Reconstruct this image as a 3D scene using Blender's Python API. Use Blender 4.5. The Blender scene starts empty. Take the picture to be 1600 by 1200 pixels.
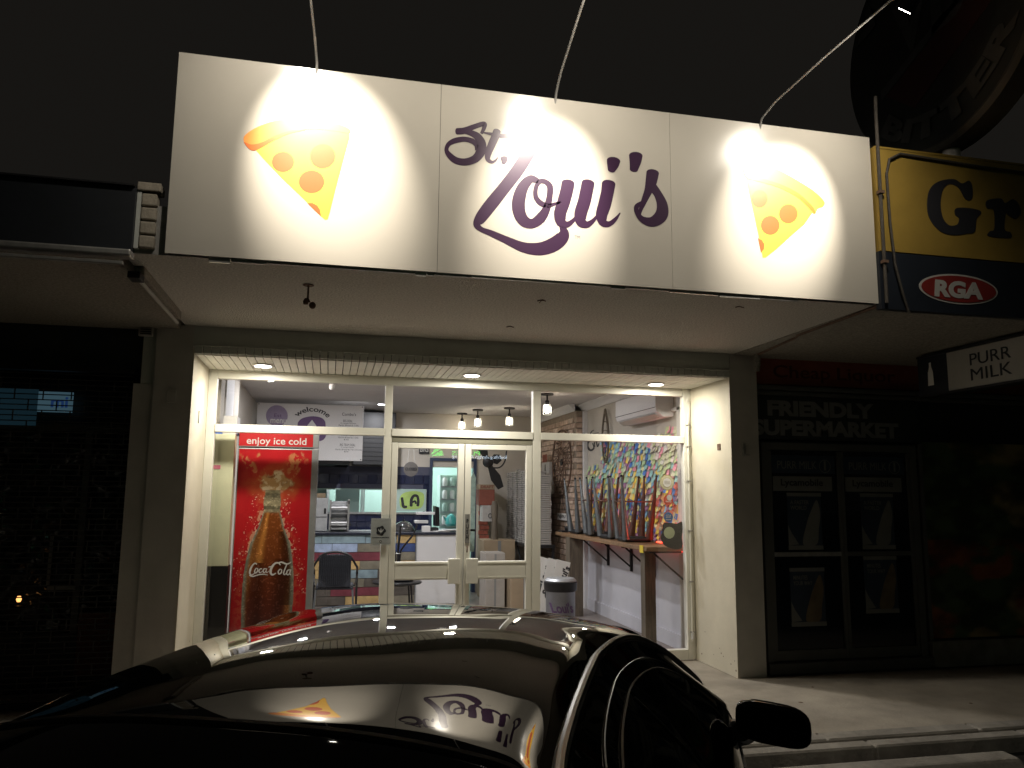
import bpy, bmesh, math, random
import numpy as np
from mathutils import Vector, Matrix

random.seed(7)
RNG = np.random.RandomState(11)
SC = bpy.context.scene
COL = SC.collection
R = math.radians

# ------------------------------------------------------------------ camera
CAM = Vector((0.0, -6.668, 1.603))
YAW, PITCH, ROLL, FPX = 0.2243, 0.1395, 0.0089, 1230.6      # focal length in pixels of a 1600 px wide frame
_cy, _sy, _cp, _sp = math.cos(YAW), math.sin(YAW), math.cos(PITCH), math.sin(PITCH)
FWD = Vector((_sy*_cp, _cy*_cp, _sp)); _r = Vector((_cy, -_sy, 0)); _u = _r.cross(FWD)
RGT = _r*math.cos(ROLL) + _u*math.sin(ROLL); UPV = -_r*math.sin(ROLL) + _u*math.cos(ROLL)
cam = bpy.data.objects.new('camera', bpy.data.cameras.new('camera')); COL.objects.link(cam)
cam.matrix_world = Matrix(((RGT.x, UPV.x, -FWD.x, CAM.x), (RGT.y, UPV.y, -FWD.y, CAM.y), (RGT.z, UPV.z, -FWD.z, CAM.z), (0, 0, 0, 1)))
cam.data.sensor_width = 36; cam.data.lens = 36*FPX/1600
cam.data.clip_start = 0.05; cam.data.clip_end = 500
SC.camera = cam

def at(px, py, ax, v):
    """point of the plane <ax> = v that the photograph's pixel (px, py) shows"""
    d = FWD + RGT*((px-800)/FPX) - UPV*((py-600)/FPX)
    i = 'XYZ'.index(ax); t = (v-CAM[i])/d[i]
    return CAM + d*t

# ------------------------------------------------------------------ night sky, exposure
world = bpy.data.worlds.new('World'); SC.world = world; world.use_nodes = True
wn = world.node_tree.nodes; wn.clear()
bg = wn.new('ShaderNodeBackground'); wo = wn.new('ShaderNodeOutputWorld')
bg.inputs[0].default_value = (0.0104, 0.0094, 0.0081, 1); bg.inputs[1].default_value = 0.78
world.node_tree.links.new(bg.outputs[0], wo.inputs[0])
SC.view_settings.view_transform = 'Standard'; SC.view_settings.look = 'None'
SC.view_settings.exposure = 0; SC.view_settings.gamma = 1
SC.cycles.use_denoising = True
SC.cycles.max_bounces = 7; SC.cycles.diffuse_bounces = 3; SC.cycles.glossy_bounces = 4
SC.cycles.transparent_max_bounces = 12; SC.cycles.sample_clamp_indirect = 4
SC.cycles.caustics_reflective = False; SC.cycles.caustics_refractive = False

# ------------------------------------------------------------------ materials
def newmat(name):
    m = bpy.data.materials.new(name); m.use_nodes = True
    return m, m.node_tree.nodes, m.node_tree.links

def pmat(name, col, rough=.5, metal=0, var=.12, scale=6, bump=0, bscale=60, coat=0, spec=None, emit=None, es=1, stretch=None, coords='Object'):
    m, n, l = newmat(name); b = n['Principled BSDF']
    b.inputs['Roughness'].default_value = rough; b.inputs['Metallic'].default_value = metal
    b.inputs['Coat Weight'].default_value = coat; b.inputs['Coat Roughness'].default_value = .03
    if spec is not None: b.inputs['Specular IOR Level'].default_value = spec
    c4 = (*col, 1); b.inputs['Base Color'].default_value = c4
    if emit: b.inputs['Emission Color'].default_value = (*emit, 1); b.inputs['Emission Strength'].default_value = es
    if var or bump:
        tc = n.new('ShaderNodeTexCoord'); mp = n.new('ShaderNodeMapping'); l.new(tc.outputs[coords], mp.inputs[0])
        if stretch: mp.inputs['Scale'].default_value = stretch
    if var:
        nz = n.new('ShaderNodeTexNoise'); nz.inputs['Scale'].default_value = scale; nz.inputs['Detail'].default_value = 6
        nz.inputs['Roughness'].default_value = .6; l.new(mp.outputs[0], nz.inputs['Vector'])
        rp = n.new('ShaderNodeValToRGB'); l.new(nz.outputs['Fac'], rp.inputs[0])
        rp.color_ramp.elements[0].position = .3; rp.color_ramp.elements[1].position = .7
        rp.color_ramp.elements[0].color = (*[c*(1-var) for c in col], 1); rp.color_ramp.elements[1].color = (*[min(1, c*(1+var)) for c in col], 1)
        l.new(rp.outputs[0], b.inputs['Base Color'])
    if bump:
        n2 = n.new('ShaderNodeTexNoise'); n2.inputs['Scale'].default_value = bscale; n2.inputs['Detail'].default_value = 5
        l.new(mp.outputs[0], n2.inputs['Vector'])
        bp = n.new('ShaderNodeBump'); bp.inputs['Strength'].default_value = bump; bp.inputs['Distance'].default_value = .01
        l.new(n2.outputs['Fac'], bp.inputs['Height']); l.new(bp.outputs[0], b.inputs['Normal'])
    return m

def emat(name, col, s):
    m, n, l = newmat(name); b = n['Principled BSDF']; b.inputs['Base Color'].default_value = (.02, .02, .02, 1)
    b.inputs['Emission Color'].default_value = (*col, 1); b.inputs['Emission Strength'].default_value = s
    return m

def glassmat(name, tint=(1, 1, 1), f0=.04, rough=0.0):
    m, n, l = newmat(name); n.remove(n['Principled BSDF']); out = n['Material Output']
    lw = n.new('ShaderNodeLayerWeight'); lw.inputs[0].default_value = .5
    pw = n.new('ShaderNodeMath'); pw.operation = 'POWER'; pw.inputs[1].default_value = 5; l.new(lw.outputs['Facing'], pw.inputs[0])
    ma = n.new('ShaderNodeMath'); ma.operation = 'MULTIPLY_ADD'; ma.inputs[1].default_value = 1-f0; ma.inputs[2].default_value = f0; l.new(pw.outputs[0], ma.inputs[0])
    tr = n.new('ShaderNodeBsdfTransparent'); tr.inputs[0].default_value = (*tint, 1)
    gl = n.new('ShaderNodeBsdfGlossy'); gl.inputs['Roughness'].default_value = rough
    mx = n.new('ShaderNodeMixShader'); l.new(ma.outputs[0], mx.inputs[0]); l.new(tr.outputs[0], mx.inputs[1]); l.new(gl.outputs[0], mx.inputs[2])
    l.new(mx.outputs[0], out.inputs[0])
    return m

def attrmat(name, rough=.4, coat=0, attr='Col'):
    m, n, l = newmat(name); b = n['Principled BSDF']; a = n.new('ShaderNodeAttribute'); a.attribute_name = attr
    l.new(a.outputs['Color'], b.inputs['Base Color']); b.inputs['Roughness'].default_value = rough; b.inputs['Coat Weight'].default_value = coat
    return m

M = {}
M['footpath'] = pmat('footpath_concrete', (.31, .275, .225), .85, var=.26, scale=2.2, bump=.5, bscale=45)
M['kerb'] = pmat('kerb_concrete', (.25, .23, .20), .9, var=.3, scale=5, bump=.5, bscale=40)
M['road'] = pmat('asphalt', (.045, .043, .042), .9, var=.3, scale=8, bump=.8, bscale=120)
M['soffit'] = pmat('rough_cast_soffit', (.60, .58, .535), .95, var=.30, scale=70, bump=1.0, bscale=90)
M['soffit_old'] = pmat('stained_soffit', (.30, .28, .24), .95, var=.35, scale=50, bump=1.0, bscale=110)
M['paint_dark'] = pmat('grey_green_paint', (.54, .56, .52), .7, var=.10, scale=3, bump=.12, bscale=60)
M['paint_pillar'] = pmat('pillar_paint', (.55, .53, .49), .65, var=.12, scale=3, bump=.12, bscale=50)
M['cream_wall'] = pmat('cream_render', (.60, .555, .44), .6, var=.12, scale=1.6, bump=.1, bscale=40)
M['cream_frame'] = pmat('cream_aluminium', (.80, .785, .70), .38, var=.03, scale=10)
M['cream_slat'] = pmat('cream_slat', (.78, .77, .70), .5, var=.07, scale=4)
M['sign_face'] = pmat('sign_panel', (.56, .525, .46), .22, var=.02, scale=2, coat=.35)
M['alu'] = pmat('bare_aluminium', (.55, .53, .50), .35, metal=.8, var=.2, scale=9)
M['rust'] = pmat('rusted_steel', (.12, .07, .045), .85, var=.4, scale=20, bump=.3)
M['galv'] = pmat('galvanised_steel', (.42, .41, .39), .45, metal=.6, var=.2, scale=15)
M['dark_metal'] = pmat('dark_metal', (.02, .02, .022), .5, metal=.3, var=.2)
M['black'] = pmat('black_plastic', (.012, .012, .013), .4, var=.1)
M['lamp_white'] = emat('lamp_lens', (1.0, .93, .80), 60)
M['downlight'] = emat('downlight_lens', (1.0, .93, .82), 24)
M['downlight_cool'] = emat('downlight_lens_cool', (.93, .96, 1.0), 18)
M['bulb'] = emat('warm_bulb', (1.0, .88, .66), 45)
M['white'] = pmat('white_paint', (.72, .71, .70), .6, var=.03, scale=3)
M['ceiling'] = pmat('plaster_ceiling', (.60, .58, .57), .9, var=.03, scale=2)
M['wall_lower'] = pmat('white_lower_wall', (.58, .58, .62), .8, var=.08, scale=2)
M['wall_beige'] = pmat('beige_wall', (.50, .46, .40), .8, var=.05, scale=2)
M['wall_grey'] = pmat('grey_wall', (.13, .13, .125), .8, var=.05, scale=2)
M['mint'] = pmat('mint_wall', (.42, .56, .50), .7, var=.05, scale=2)
M['floor_in'] = pmat('shop_floor', (.22, .19, .17), .35, var=.2, scale=3)
M['glass'] = glassmat('window_glass')
M['navy_tile'] = pmat('navy_tile', (.018, .022, .055), .16, var=.2, scale=3, coat=.3)
M['grout'] = pmat('tile_grout', (.075, .08, .115), .9, var=.1)
M['navy_paint'] = pmat('navy_paint', (.03, .045, .09), .5, var=.1)
M['steel'] = pmat('brushed_steel', (.55, .55, .55), .28, metal=.9, var=.1, scale=20)
M['steel_matt'] = pmat('satin_steel', (.45, .46, .47), .45, metal=.55, var=.12, scale=12)
M['counter_top'] = pmat('dark_counter_top', (.02, .024, .04), .3, var=.2)
M['wood'] = pmat('worn_timber', (.22, .13, .065), .6, var=.35, scale=5, stretch=(1, 8, 8), bump=.15)
M['wood_grey'] = pmat('weathered_timber', (.13, .105, .075), .7, var=.35, scale=5, stretch=(8, 8, 1), bump=.15)
M['red_brown'] = pmat('red_brown_metal', (.10, .035, .022), .45, metal=.3, var=.3, scale=9)
M['gunmetal'] = pmat('gunmetal', (.20, .22, .24), .33, metal=.75, var=.25, scale=8)
M['card'] = pmat('cardboard', (.33, .25, .16), .8, var=.12, scale=4, bump=.1)
M['card_grey'] = pmat('grey_cardboard', (.34, .31, .27), .8, var=.12, scale=4)
M['box_white'] = pmat('white_box_board', (.42, .40, .37), .7, var=.1, scale=9)
M['rattan'] = pmat('dark_rattan', (.022, .025, .033), .5, var=.3, scale=40, bump=.5, bscale=160)
M['mortar'] = pmat('mortar', (.30, .24, .18), .95, var=.15, scale=20, bump=.5)
for i, c in enumerate([(.52, .38, .29), (.45, .32, .24), (.57, .44, .35)]):
    M['brick%d' % i] = pmat('clay_brick_%s' % 'abc'[i], c, .85, var=.25, scale=10, bump=.5, bscale=50)
M['paper'] = pmat('white_paper', (.75, .74, .72), .7, var=.03)
M['ink'] = pmat('black_ink', (.02, .02, .025), .6, var=0)
M['purple'] = pmat('purple_vinyl', (.040, .016, .045), .3, var=.05)
M['purple_pale'] = pmat('mauve_print', (.33, .27, .40), .6, var=.1)
M['purple_mid'] = pmat('purple_print', (.15, .085, .20), .6, var=.1)
M['crust'] = pmat('crust_print', (.82, .30, .055), .35, var=.06)
M['crust_dark'] = pmat('crust_shadow_print', (.66, .14, .025), .35, var=.04)
M['cheese'] = pmat('cheese_print', (.88, .50, .055), .35, var=.06)
M['pepperoni'] = pmat('pepperoni_print', (.62, .11, .025), .35, var=.05)
M['yellow_sign'] = pmat('yellow_sign', (.32, .21, .040), .5, var=.22, scale=2)
M['navy_sign'] = pmat('navy_sign', (.012, .016, .024), .5, var=.15)
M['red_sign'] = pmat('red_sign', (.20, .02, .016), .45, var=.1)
M['sign_white'] = pmat('sign_white', (.42, .41, .38), .5, var=.06)
M['grey_letter'] = pmat('grey_lettering', (.22, .22, .22), .6, var=.1)
M['red_fascia'] = pmat('dull_red_fascia', (.34, .085, .055), .7, var=.15)
M['red_fascia_text'] = pmat('dark_red_lettering', (.12, .03, .02), .7, var=.1)
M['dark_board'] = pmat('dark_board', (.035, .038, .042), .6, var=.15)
M['dark_frame'] = pmat('dark_frame', (.10, .10, .095), .5, var=.1)
M['shop_glass_dark'] = pmat('dark_shop_glass', (.008, .012, .018), .08, var=.2)
M['poster_dark'] = pmat('poster_blue', (.03, .045, .075), .5, var=.15)
M['poster_pale'] = pmat('poster_pale', (.20, .20, .19), .5, var=.1)
M['poster_ochre'] = pmat('poster_ochre', (.17, .125, .075), .5, var=.3)
M['car_paint'] = pmat('black_car_paint', (.004, .004, .0038), .22, var=0, coat=1.0)
M['car_paint'].node_tree.nodes['Principled BSDF'].inputs['Coat Roughness'].default_value = .015
M['car_paint'].node_tree.nodes['Principled BSDF'].inputs['Coat IOR'].default_value = 1.36
M['car_paint'].node_tree.nodes['Principled BSDF'].inputs['Specular IOR Level'].default_value = 0
M['car_glass'] = pmat('tinted_car_glass', (.003, .0035, .0035), .03, var=0)
M['rubber'] = pmat('black_rubber', (.006, .006, .006), .6, var=.1)
M['trim'] = pmat('black_gloss_trim', (.012, .012, .012), .33, var=.1)
M['tyre'] = pmat('tyre_rubber', (.018, .018, .018), .8, var=.1)
M['tail'] = pmat('tail_lamp_red', (.20, .01, .01), .1, var=.1, coat=1)
M['red_led'] = emat('red_led', (1.0, .045, .02), 9)
M['pole'] = pmat('white_pole', (.45, .43, .40), .6, var=.15)
M['blue_tape'] = pmat('blue_tape', (.03, .14, .62), .5, var=.1)
M['green_panel'] = pmat('pale_green_panel', (.80, .81, .56), .5, var=.03)
M['lime'] = pmat('lime_print', (.42, .58, .16), .6, var=.2, scale=5)
M['teal'] = pmat('teal_plastic', (.05, .32, .30), .35, var=.1)
M['red_brick'] = pmat('painted_red_brick', (.36, .10, .065), .8, var=.3, scale=14, bump=.4)
M['red_card'] = pmat('red_brown_card', (.22, .065, .04), .7, var=.15)
M['mint_board'] = pmat('mint_flaking_board', (.30, .40, .34), .7, var=.3, scale=9)

# ------------------------------------------------------------------ geometry helpers
class MB:
    def __init__(s): s.v = []; s.f = []
    def quad(s, a, b, c, d):
        i = len(s.v); s.v += [Vector(p) for p in (a, b, c, d)]; s.f.append((i, i+1, i+2, i+3)); return s
    def box(s, x0, y0, z0, x1, y1, z1):
        x0, x1 = sorted((x0, x1)); y0, y1 = sorted((y0, y1)); z0, z1 = sorted((z0, z1)); i = len(s.v)
        s.v += [Vector(p) for p in ((x0, y0, z0), (x1, y0, z0), (x1, y1, z0), (x0, y1, z0), (x0, y0, z1), (x1, y0, z1), (x1, y1, z1), (x0, y1, z1))]
        s.f += [tuple(i+k for k in q) for q in ((3, 2, 1, 0), (4, 5, 6, 7), (0, 1, 5, 4), (1, 2, 6, 5), (2, 3, 7, 6), (3, 0, 4, 7))]; return s
    def tube(s, pts, r, n=8, closed=False, caps=True):
        pts = [Vector(p) for p in pts]; k = len(pts); rs = r if isinstance(r, (list, tuple)) else [r]*k
        i0 = len(s.v); up = None
        for j, p in enumerate(pts):
            if closed: t = pts[(j+1) % k]-pts[j-1]
            else: t = pts[min(j+1, k-1)]-pts[max(j-1, 0)]
            t.normalize()
            if up is None:
                up = Vector((0, 0, 1)) if abs(t.z) < .9 else Vector((1, 0, 0))
            a = t.cross(up)
            if a.length < 1e-5: a = t.orthogonal()
            a.normalize(); b = a.cross(t).normalized(); up = b
            for q in range(n):
                w = 2*math.pi*q/n; s.v.append(p+(a*math.cos(w)+b*math.sin(w))*rs[j])
        for j in range(k if closed else k-1):
            for q in range(n):
                a0 = i0+j*n; b0 = i0+((j+1) % k)*n
                s.f.append((a0+q, a0+(q+1) % n, b0+(q+1) % n, b0+q))
        if caps and not closed:
            s.f.append(tuple(i0+q for q in range(n))[::-1]); s.f.append(tuple(i0+(k-1)*n+q for q in range(n)))
        return s
    def lathe(s, prof, c, n=20, axis=(0, 0, 1)):
        ax = Vector(axis).normalized(); a = ax.orthogonal().normalized(); b = ax.cross(a); c = Vector(c); i0 = len(s.v)
        for (r, h) in prof:
            for q in range(n):
                w = 2*math.pi*q/n; s.v.append(c+ax*h+(a*math.cos(w)+b*math.sin(w))*max(r, 1e-4))
        for j in range(len(prof)-1):
            for q in range(n):
                s.f.append((i0+j*n+q, i0+j*n+(q+1) % n, i0+(j+1)*n+(q+1) % n, i0+(j+1)*n+q))
        s.f.append(tuple(i0+q for q in range(n))[::-1]); s.f.append(tuple(i0+(len(prof)-1)*n+q for q in range(n)))
        return s
    def prism(s, poly, d):
        """polygon (3-D points, in order) pushed along vector d"""
        d = Vector(d); k = len(poly); i = len(s.v); s.v += [Vector(p) for p in poly]+[Vector(p)+d for p in poly]
        s.f.append(tuple(range(i, i+k))); s.f.append(tuple(range(i+k, i+2*k))[::-1])
        for j in range(k): s.f.append((i+j, i+(j+1) % k, i+k+(j+1) % k, i+k+j))
        return s
    def mesh(s, name, m, origin=Vector((0, 0, 0)), smooth=False):
        me = bpy.data.meshes.new(name); me.from_pydata([tuple(v-origin) for v in s.v], [], s.f); me.materials.append(m)
        bm = bmesh.new(); bm.from_mesh(me); bmesh.ops.recalc_face_normals(bm, faces=bm.faces); bm.to_mesh(me); bm.free()
        if smooth:
            me.polygons.foreach_set('use_smooth', [True]*len(me.polygons))
            try: me.set_sharp_from_angle(angle=R(38))
            except Exception: pass
        return me
    def build(s, name, m, parent=None, smooth=False, bevel=0, local=False, label=None):
        if parent is None:
            xs = [v.x for v in s.v]; ys = [v.y for v in s.v]; zs = [v.z for v in s.v]
            org = Vector(((min(xs)+max(xs))/2, (min(ys)+max(ys))/2, min(zs)))
            if local: org = Vector((0, 0, 0))
        else:
            t = parent
            while t.parent: t = t.parent
            org = Vector((0, 0, 0)) if local else t.location.copy()
        o = bpy.data.objects.new(name, s.mesh(name, m, org, smooth)); COL.objects.link(o)
        if parent is None: o.location = org
        else: o.parent = parent
        if bevel: bevelmod(o, bevel)
        if label: o['label'] = label
        return o

def bevelmod(o, w):
    b = o.modifiers.new('bevel', 'BEVEL'); b.width = w; b.segments = 2; b.limit_method = 'ANGLE'; b.angle_limit = R(40)

def B(*a): return MB().box(*a)
def tag(o, label, cat, group=None):
    o['label'] = label; o['category'] = cat
    if group: o['group'] = group
    return o
def thing(name, loc, label, cat, group=None, rz=0):
    o = bpy.data.objects.new(name, None); COL.objects.link(o); o.location = loc; o.rotation_euler = (0, 0, rz); o.empty_display_size = .1
    return tag(o, label, cat, group)
def struct(o): o['kind'] = 'structure'; return o
def stuff(o): o['kind'] = 'stuff'; return o
def inst(name, me, parent, loc, rot=(0, 0, 0), scale=(1, 1, 1)):
    o = bpy.data.objects.new(name, me); COL.objects.link(o)
    if parent:
        o.parent = parent; t = parent
        while t.parent: t = t.parent
        o.location = Vector(loc)-t.location
    else: o.location = loc
    o.rotation_euler = rot; o.scale = scale
    return o
def copy_tree(o, parent=None):
    c = o.copy(); COL.objects.link(c); c.parent = parent
    for ch in list(o.children): copy_tree(ch, c)
    return c
def unit_box(name, sx, sy, sz, m, bev=0):
    me = MB().box(-sx/2, -sy/2, -sz/2, sx/2, sy/2, sz/2).mesh(name, m)
    if bev:
        bm = bmesh.new(); bm.from_mesh(me); bmesh.ops.bevel(bm, geom=list(bm.edges), offset=bev, segments=1, affect='EDGES'); bm.to_mesh(me); bm.free()
    return me

def text(name, body, m, parent, o, ux, uz, w, h, depth=.002, bold=0, shear=0, align='l', curve=None, label=None):
    """lettering filling a box w by h; o = lower left corner, ux/uz = unit directions of reading and of up; depth stands out along ux x uz"""
    cu = bpy.data.curves.new(name, 'FONT'); cu.body = body; cu.size = 1; cu.offset = bold; cu.shear = shear; cu.resolution_u = 4
    cu.space_line = .95
    if align == 'c': cu.align_x = 'CENTER'
    ob = bpy.data.objects.new(name, cu); COL.objects.link(ob)
    dg = bpy.context.evaluated_depsgraph_get(); dg.update()
    me = bpy.data.meshes.new_from_object(ob.evaluated_get(dg)); bpy.data.objects.remove(ob)
    n = len(me.vertices); co = np.zeros(n*3); me.vertices.foreach_get('co', co); co = co.reshape(-1, 3)
    mn = co.min(0); mx = co.max(0)
    if h is None: h = w*(mx[1]-mn[1])/(mx[0]-mn[0])
    u = (co[:, 0]-mn[0])/(mx[0]-mn[0])*w; v = (co[:, 1]-mn[1])/(mx[1]-mn[1])*h
    if curve: u, v = curve(u, v, w, h)
    faces = [tuple(p.vertices) for p in me.polygons]
    o = Vector(o); ux = Vector(ux).normalized(); uz = Vector(uz).normalized(); nn = ux.cross(uz)
    P = [o+ux*float(a)+uz*float(b) for a, b in zip(u, v)]
    mb = MB(); mb.v = [p+nn*depth for p in P]; mb.f = faces
    # side walls down to the surface
    edges = {}
    for f in faces:
        for i in range(len(f)):
            a, b = f[i], f[(i+1) % len(f)]; k = (min(a, b), max(a, b)); edges[k] = edges.get(k, 0)+1
    base = len(mb.v); mb.v += P
    for (a, b), c in edges.items():
        if c == 1: mb.f.append((a, b, base+b, base+a))
    bpy.data.meshes.remove(me)
    return mb.build(name, m, parent, label=label)

def catmull(pts, sub=8, closed=False):
    P = [np.array(p, float) for p in pts]; n = len(P); out = []
    rng = range(n) if closed else range(n-1)
    for i in rng:
        if closed: a, b, c, d = P[i-1], P[i], P[(i+1) % n], P[(i+2) % n]
        else: a, b, c, d = P[max(i-1, 0)], P[i], P[i+1], P[min(i+2, n-1)]
        for k in range(sub):
            t = k/sub
            out.append(.5*((2*b)+(c-a)*t+(2*a-5*b+4*c-d)*t*t+(-a+3*b-3*c+d)*t**3))
    if not closed: out.append(P[-1])
    return out

def strokes(name, data, f, m, parent, n, step=.0004, base=.0015, label=None):
    """brush strokes [(x, y, halfwidth)...] mapped by f(x, y) onto a plane with normal n; one mesh"""
    mb = MB(); n = Vector(n)
    for k, st in enumerate(data):
        c = catmull(st, 7); off = n*(base+k*step); L = []; Rr = []
        for i, p in enumerate(c):
            a = c[max(i-1, 0)]; b = c[min(i+1, len(c)-1)]; t = b[:2]-a[:2]; t = t/(np.linalg.norm(t)+1e-9); q = np.array([-t[1], t[0]])*p[2]
            L.append(p[:2]+q); Rr.append(p[:2]-q)
        i0 = len(mb.v)
        for a, b in zip(L, Rr): mb.v.append(f(*a)+off); mb.v.append(f(*b)+off)
        for i in range(len(c)-1): mb.f.append((i0+2*i, i0+2*i+1, i0+2*i+3, i0+2*i+2))
        for end, idx in ((0, 0), (1, len(c)-1)):         # round ends
            p = c[idx]; t = (c[1][:2]-c[0][:2]) if end == 0 else (c[-1][:2]-c[-2][:2]); t = t/(np.linalg.norm(t)+1e-9)*(-1 if end == 0 else 1)
            q = np.array([-t[1], t[0]]); j0 = len(mb.v); rr = p[2]
            for w in np.linspace(-math.pi/2, math.pi/2, 9): mb.v.append(f(*(p[:2]+(t*math.cos(w)*.55+q*math.sin(w))*rr))+off)
            mb.f.append(tuple(range(j0, j0+9)))
    me = bpy.data.meshes.new(name); t = parent
    while t.parent: t = t.parent
    me.from_pydata([tuple(v-t.location) for v in mb.v], [], mb.f); me.materials.append(m)
    o = bpy.data.objects.new(name, me); COL.objects.link(o); o.parent = parent
    if label: o['label'] = label
    return o

def flatpoly(name, pts, f, m, parent, n, h=.001, smooth=True, label=None):
    c = catmull([(*p, 0) for p in pts], 6, True) if smooth else [np.array((*p, 0)) for p in pts]
    return MB().prism([f(p[0], p[1]) for p in c], Vector(n)*h).build(name, m, parent, label=label)

def painted_grid(name, w, h, nx, nz, fn, m, parent, origin, ux=(1, 0, 0), uz=(0, 0, 1)):
    """flat printed sheet: colours computed per vertex by fn(u, v)"""
    U, V = np.meshgrid(np.linspace(0, 1, nx), np.linspace(0, 1, nz)); ux = np.array(ux); uz = np.array(uz)
    t = parent
    while t.parent: t = t.parent
    co = (np.array(origin)-np.array(t.location))+U[..., None]*w*ux+V[..., None]*h*uz
    idx = np.arange(nx*nz).reshape(nz, nx); q = np.stack([idx[:-1, :-1], idx[:-1, 1:], idx[1:, 1:], idx[1:, :-1]], -1).reshape(-1, 4)
    me = bpy.data.meshes.new(name); me.from_pydata(co.reshape(-1, 3).tolist(), [], q.tolist()); me.materials.append(m)
    col = fn(U, V).reshape(-1, 3); a = me.color_attributes.new('Col', 'FLOAT_COLOR', 'POINT')
    a.data.foreach_set('color', np.concatenate([np.clip(col, 0, 1), np.ones((len(col), 1))], 1).astype(np.float32).ravel())
    o = bpy.data.objects.new(name, me); COL.objects.link(o); o.parent = parent
    return o

def vnoise(U, V, s, seed=0):
    r = np.random.RandomState(seed); g = r.rand(64, 64); x = U*s; y = V*s
    xi = np.floor(x).astype(int); yi = np.floor(y).astype(int); fx = x-xi; fy = y-yi; fx = fx*fx*(3-2*fx); fy = fy*fy*(3-2*fy)
    G = lambda a, b: g[a % 64, b % 64]
    return (G(xi, yi)*(1-fx)+G(xi+1, yi)*fx)*(1-fy)+(G(xi, yi+1)*(1-fx)+G(xi+1, yi+1)*fx)*fy
def fbm(U, V, s, seed=0, o=4):
    return sum(vnoise(U, V, s*2**k, seed+k)/2**k for k in range(o))/sum(1/2**k for k in range(o))

def area(name, loc, rot, size, power, col, parent=None, shape='DISK', spread=180):
    l = bpy.data.lights.new(name, 'AREA'); l.shape = shape; l.size = size; l.energy = power; l.color = col; l.spread = R(spread)
    o = bpy.data.objects.new(name, l); COL.objects.link(o); o.rotation_euler = rot
    if parent:
        o.parent = parent; o.location = Vector(loc)-parent.location
    else: o.location = loc
    return o

# ------------------------------------------------------------------ key dimensions
XL, XLo, XR, XRo = -1.106, -1.396, 3.608, 3.893      # inner and outer edges of the two pillars
YF = .85                                             # plane of the shop window
ZS = 2.935                                           # awning soffit
ZH = 2.70                                            # slatted soffit of the recess
SX0, SX1, SY, SZ0, SZ1 = -.952, 3.626, -2.08, 2.925, 4.13
ZC = 2.94; YB = 6.5                                  # shop ceiling, back wall

# ================================================================== GROUND
struct(B(-60, -60, -.20, 60, -1.90, -.13).build('road', M['road']))
fp_ = struct(B(-40, -1.60, -.2, 40, -.012, 0).build('footpath', M['footpath']))
struct(B(-60, .81, -.25, 60, 60, -.02).build('ground', M['road']))
struct(B(-40, .0, -.2, XLo-.01, .80, -.02).build('shop_slab', M['footpath']))
struct(B(XRo+.01, .0, -.2, 40, .80, -.02).build('shop_slab', M['footpath']))
kerb = struct(B(-30, -1.905, -.26, 30, -1.600, -.02).build('kerb', M['kerb']))
kme = unit_box('kerb_stone', 1.19, .15, .13, M['kerb'], .012)
kme2 = unit_box('kerb_stone', 1.19, .125, .12, M['kerb'], .012)
for i in range(-4, 9):
    inst('kerb_stone', kme, kerb, (i*1.2+.3, -1.69, -.055), (R(random.uniform(-.6, .6)), 0, 0))
    inst('kerb_stone', kme2, kerb, (i*1.2+.55, -1.85, -.062), (R(random.uniform(-.6, .6)), 0, 0))
# footpath expansion joints are recessed strips of darker filler
struct(B(XLo, -.012, -.2, XRo, .80, -.003).build('shop_entry_paving', M['footpath']))

ws = thing('wheel_stop', (3.6, -2.25, -.13), 'long low concrete wheel stop on the asphalt below the kerb at lower right', 'wheel stop')
pr = [(-.13, 0), (-.12, .07), (-.075, .125), (.06, .13), (.11, .08), (.125, 0)]
mb = MB(); mb.prism([Vector((2.55, -2.22+a, -.13+b)) for a, b in pr], (1.75, 0, 0))
mb.build('body', M['kerb'], ws, bevel=.02)

# ================================================================== PIZZA SHOP
shop = thing('pizza_shop', (1.25, 0, 0), 'brightly lit pizza shop front with cream framed windows between two grey pillars', 'shop')
def P(name, m, *a, **k): return B(*a).build(name, m, shop, **k)
P('pillar', M['paint_pillar'], XLo, 0, 0, XL-.012, 1.2, ZS-.003)
P('pillar', M['paint_pillar'], XR+.012, 0, 0, XRo, 1.2, ZS-.003)
P('jamb_wall', M['cream_wall'], XL-.011, -.003, 0, XL, YF+.06, ZH+.04)
P('jamb_wall', M['cream_wall'], XR, -.003, 0, XR+.011, YF+.06, ZH+.04)
P('header_beam', M['paint_dark'], XL-.012, .004, ZH+.075, XR+.012, .18, ZS-.002)
P('upper_wall', M['paint_dark'], XLo, .6, ZS+.1, XRo, .8, 4.05)
P('ceiling_void', M['dark_metal'], XL, .18, ZH+.05, XR, 1.0, ZH+.09)
# slats of the recess soffit, each with its end board below the header
pitch = .0655; ns = int((XR-XL)/pitch)
sme = unit_box('soffit_slat', pitch-.007, YF-.065, .014, M['cream_slat'])
eme = unit_box('slat_end', pitch-.005, .022, .062, M['paint_dark'], .003)
for i in range(ns+1):
    xx = XL+pitch*(i+.5)
    if xx+pitch/2 > XR+.004: break
    inst('soffit_slat', sme, shop, (xx, .03+(YF-.03)/2, ZH+.012+random.uniform(-.001, .001)))
    inst('slat_end', eme, shop, (xx, -.006+random.uniform(-.003, .003), ZH+.040+random.uniform(-.003, .003)))
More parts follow.
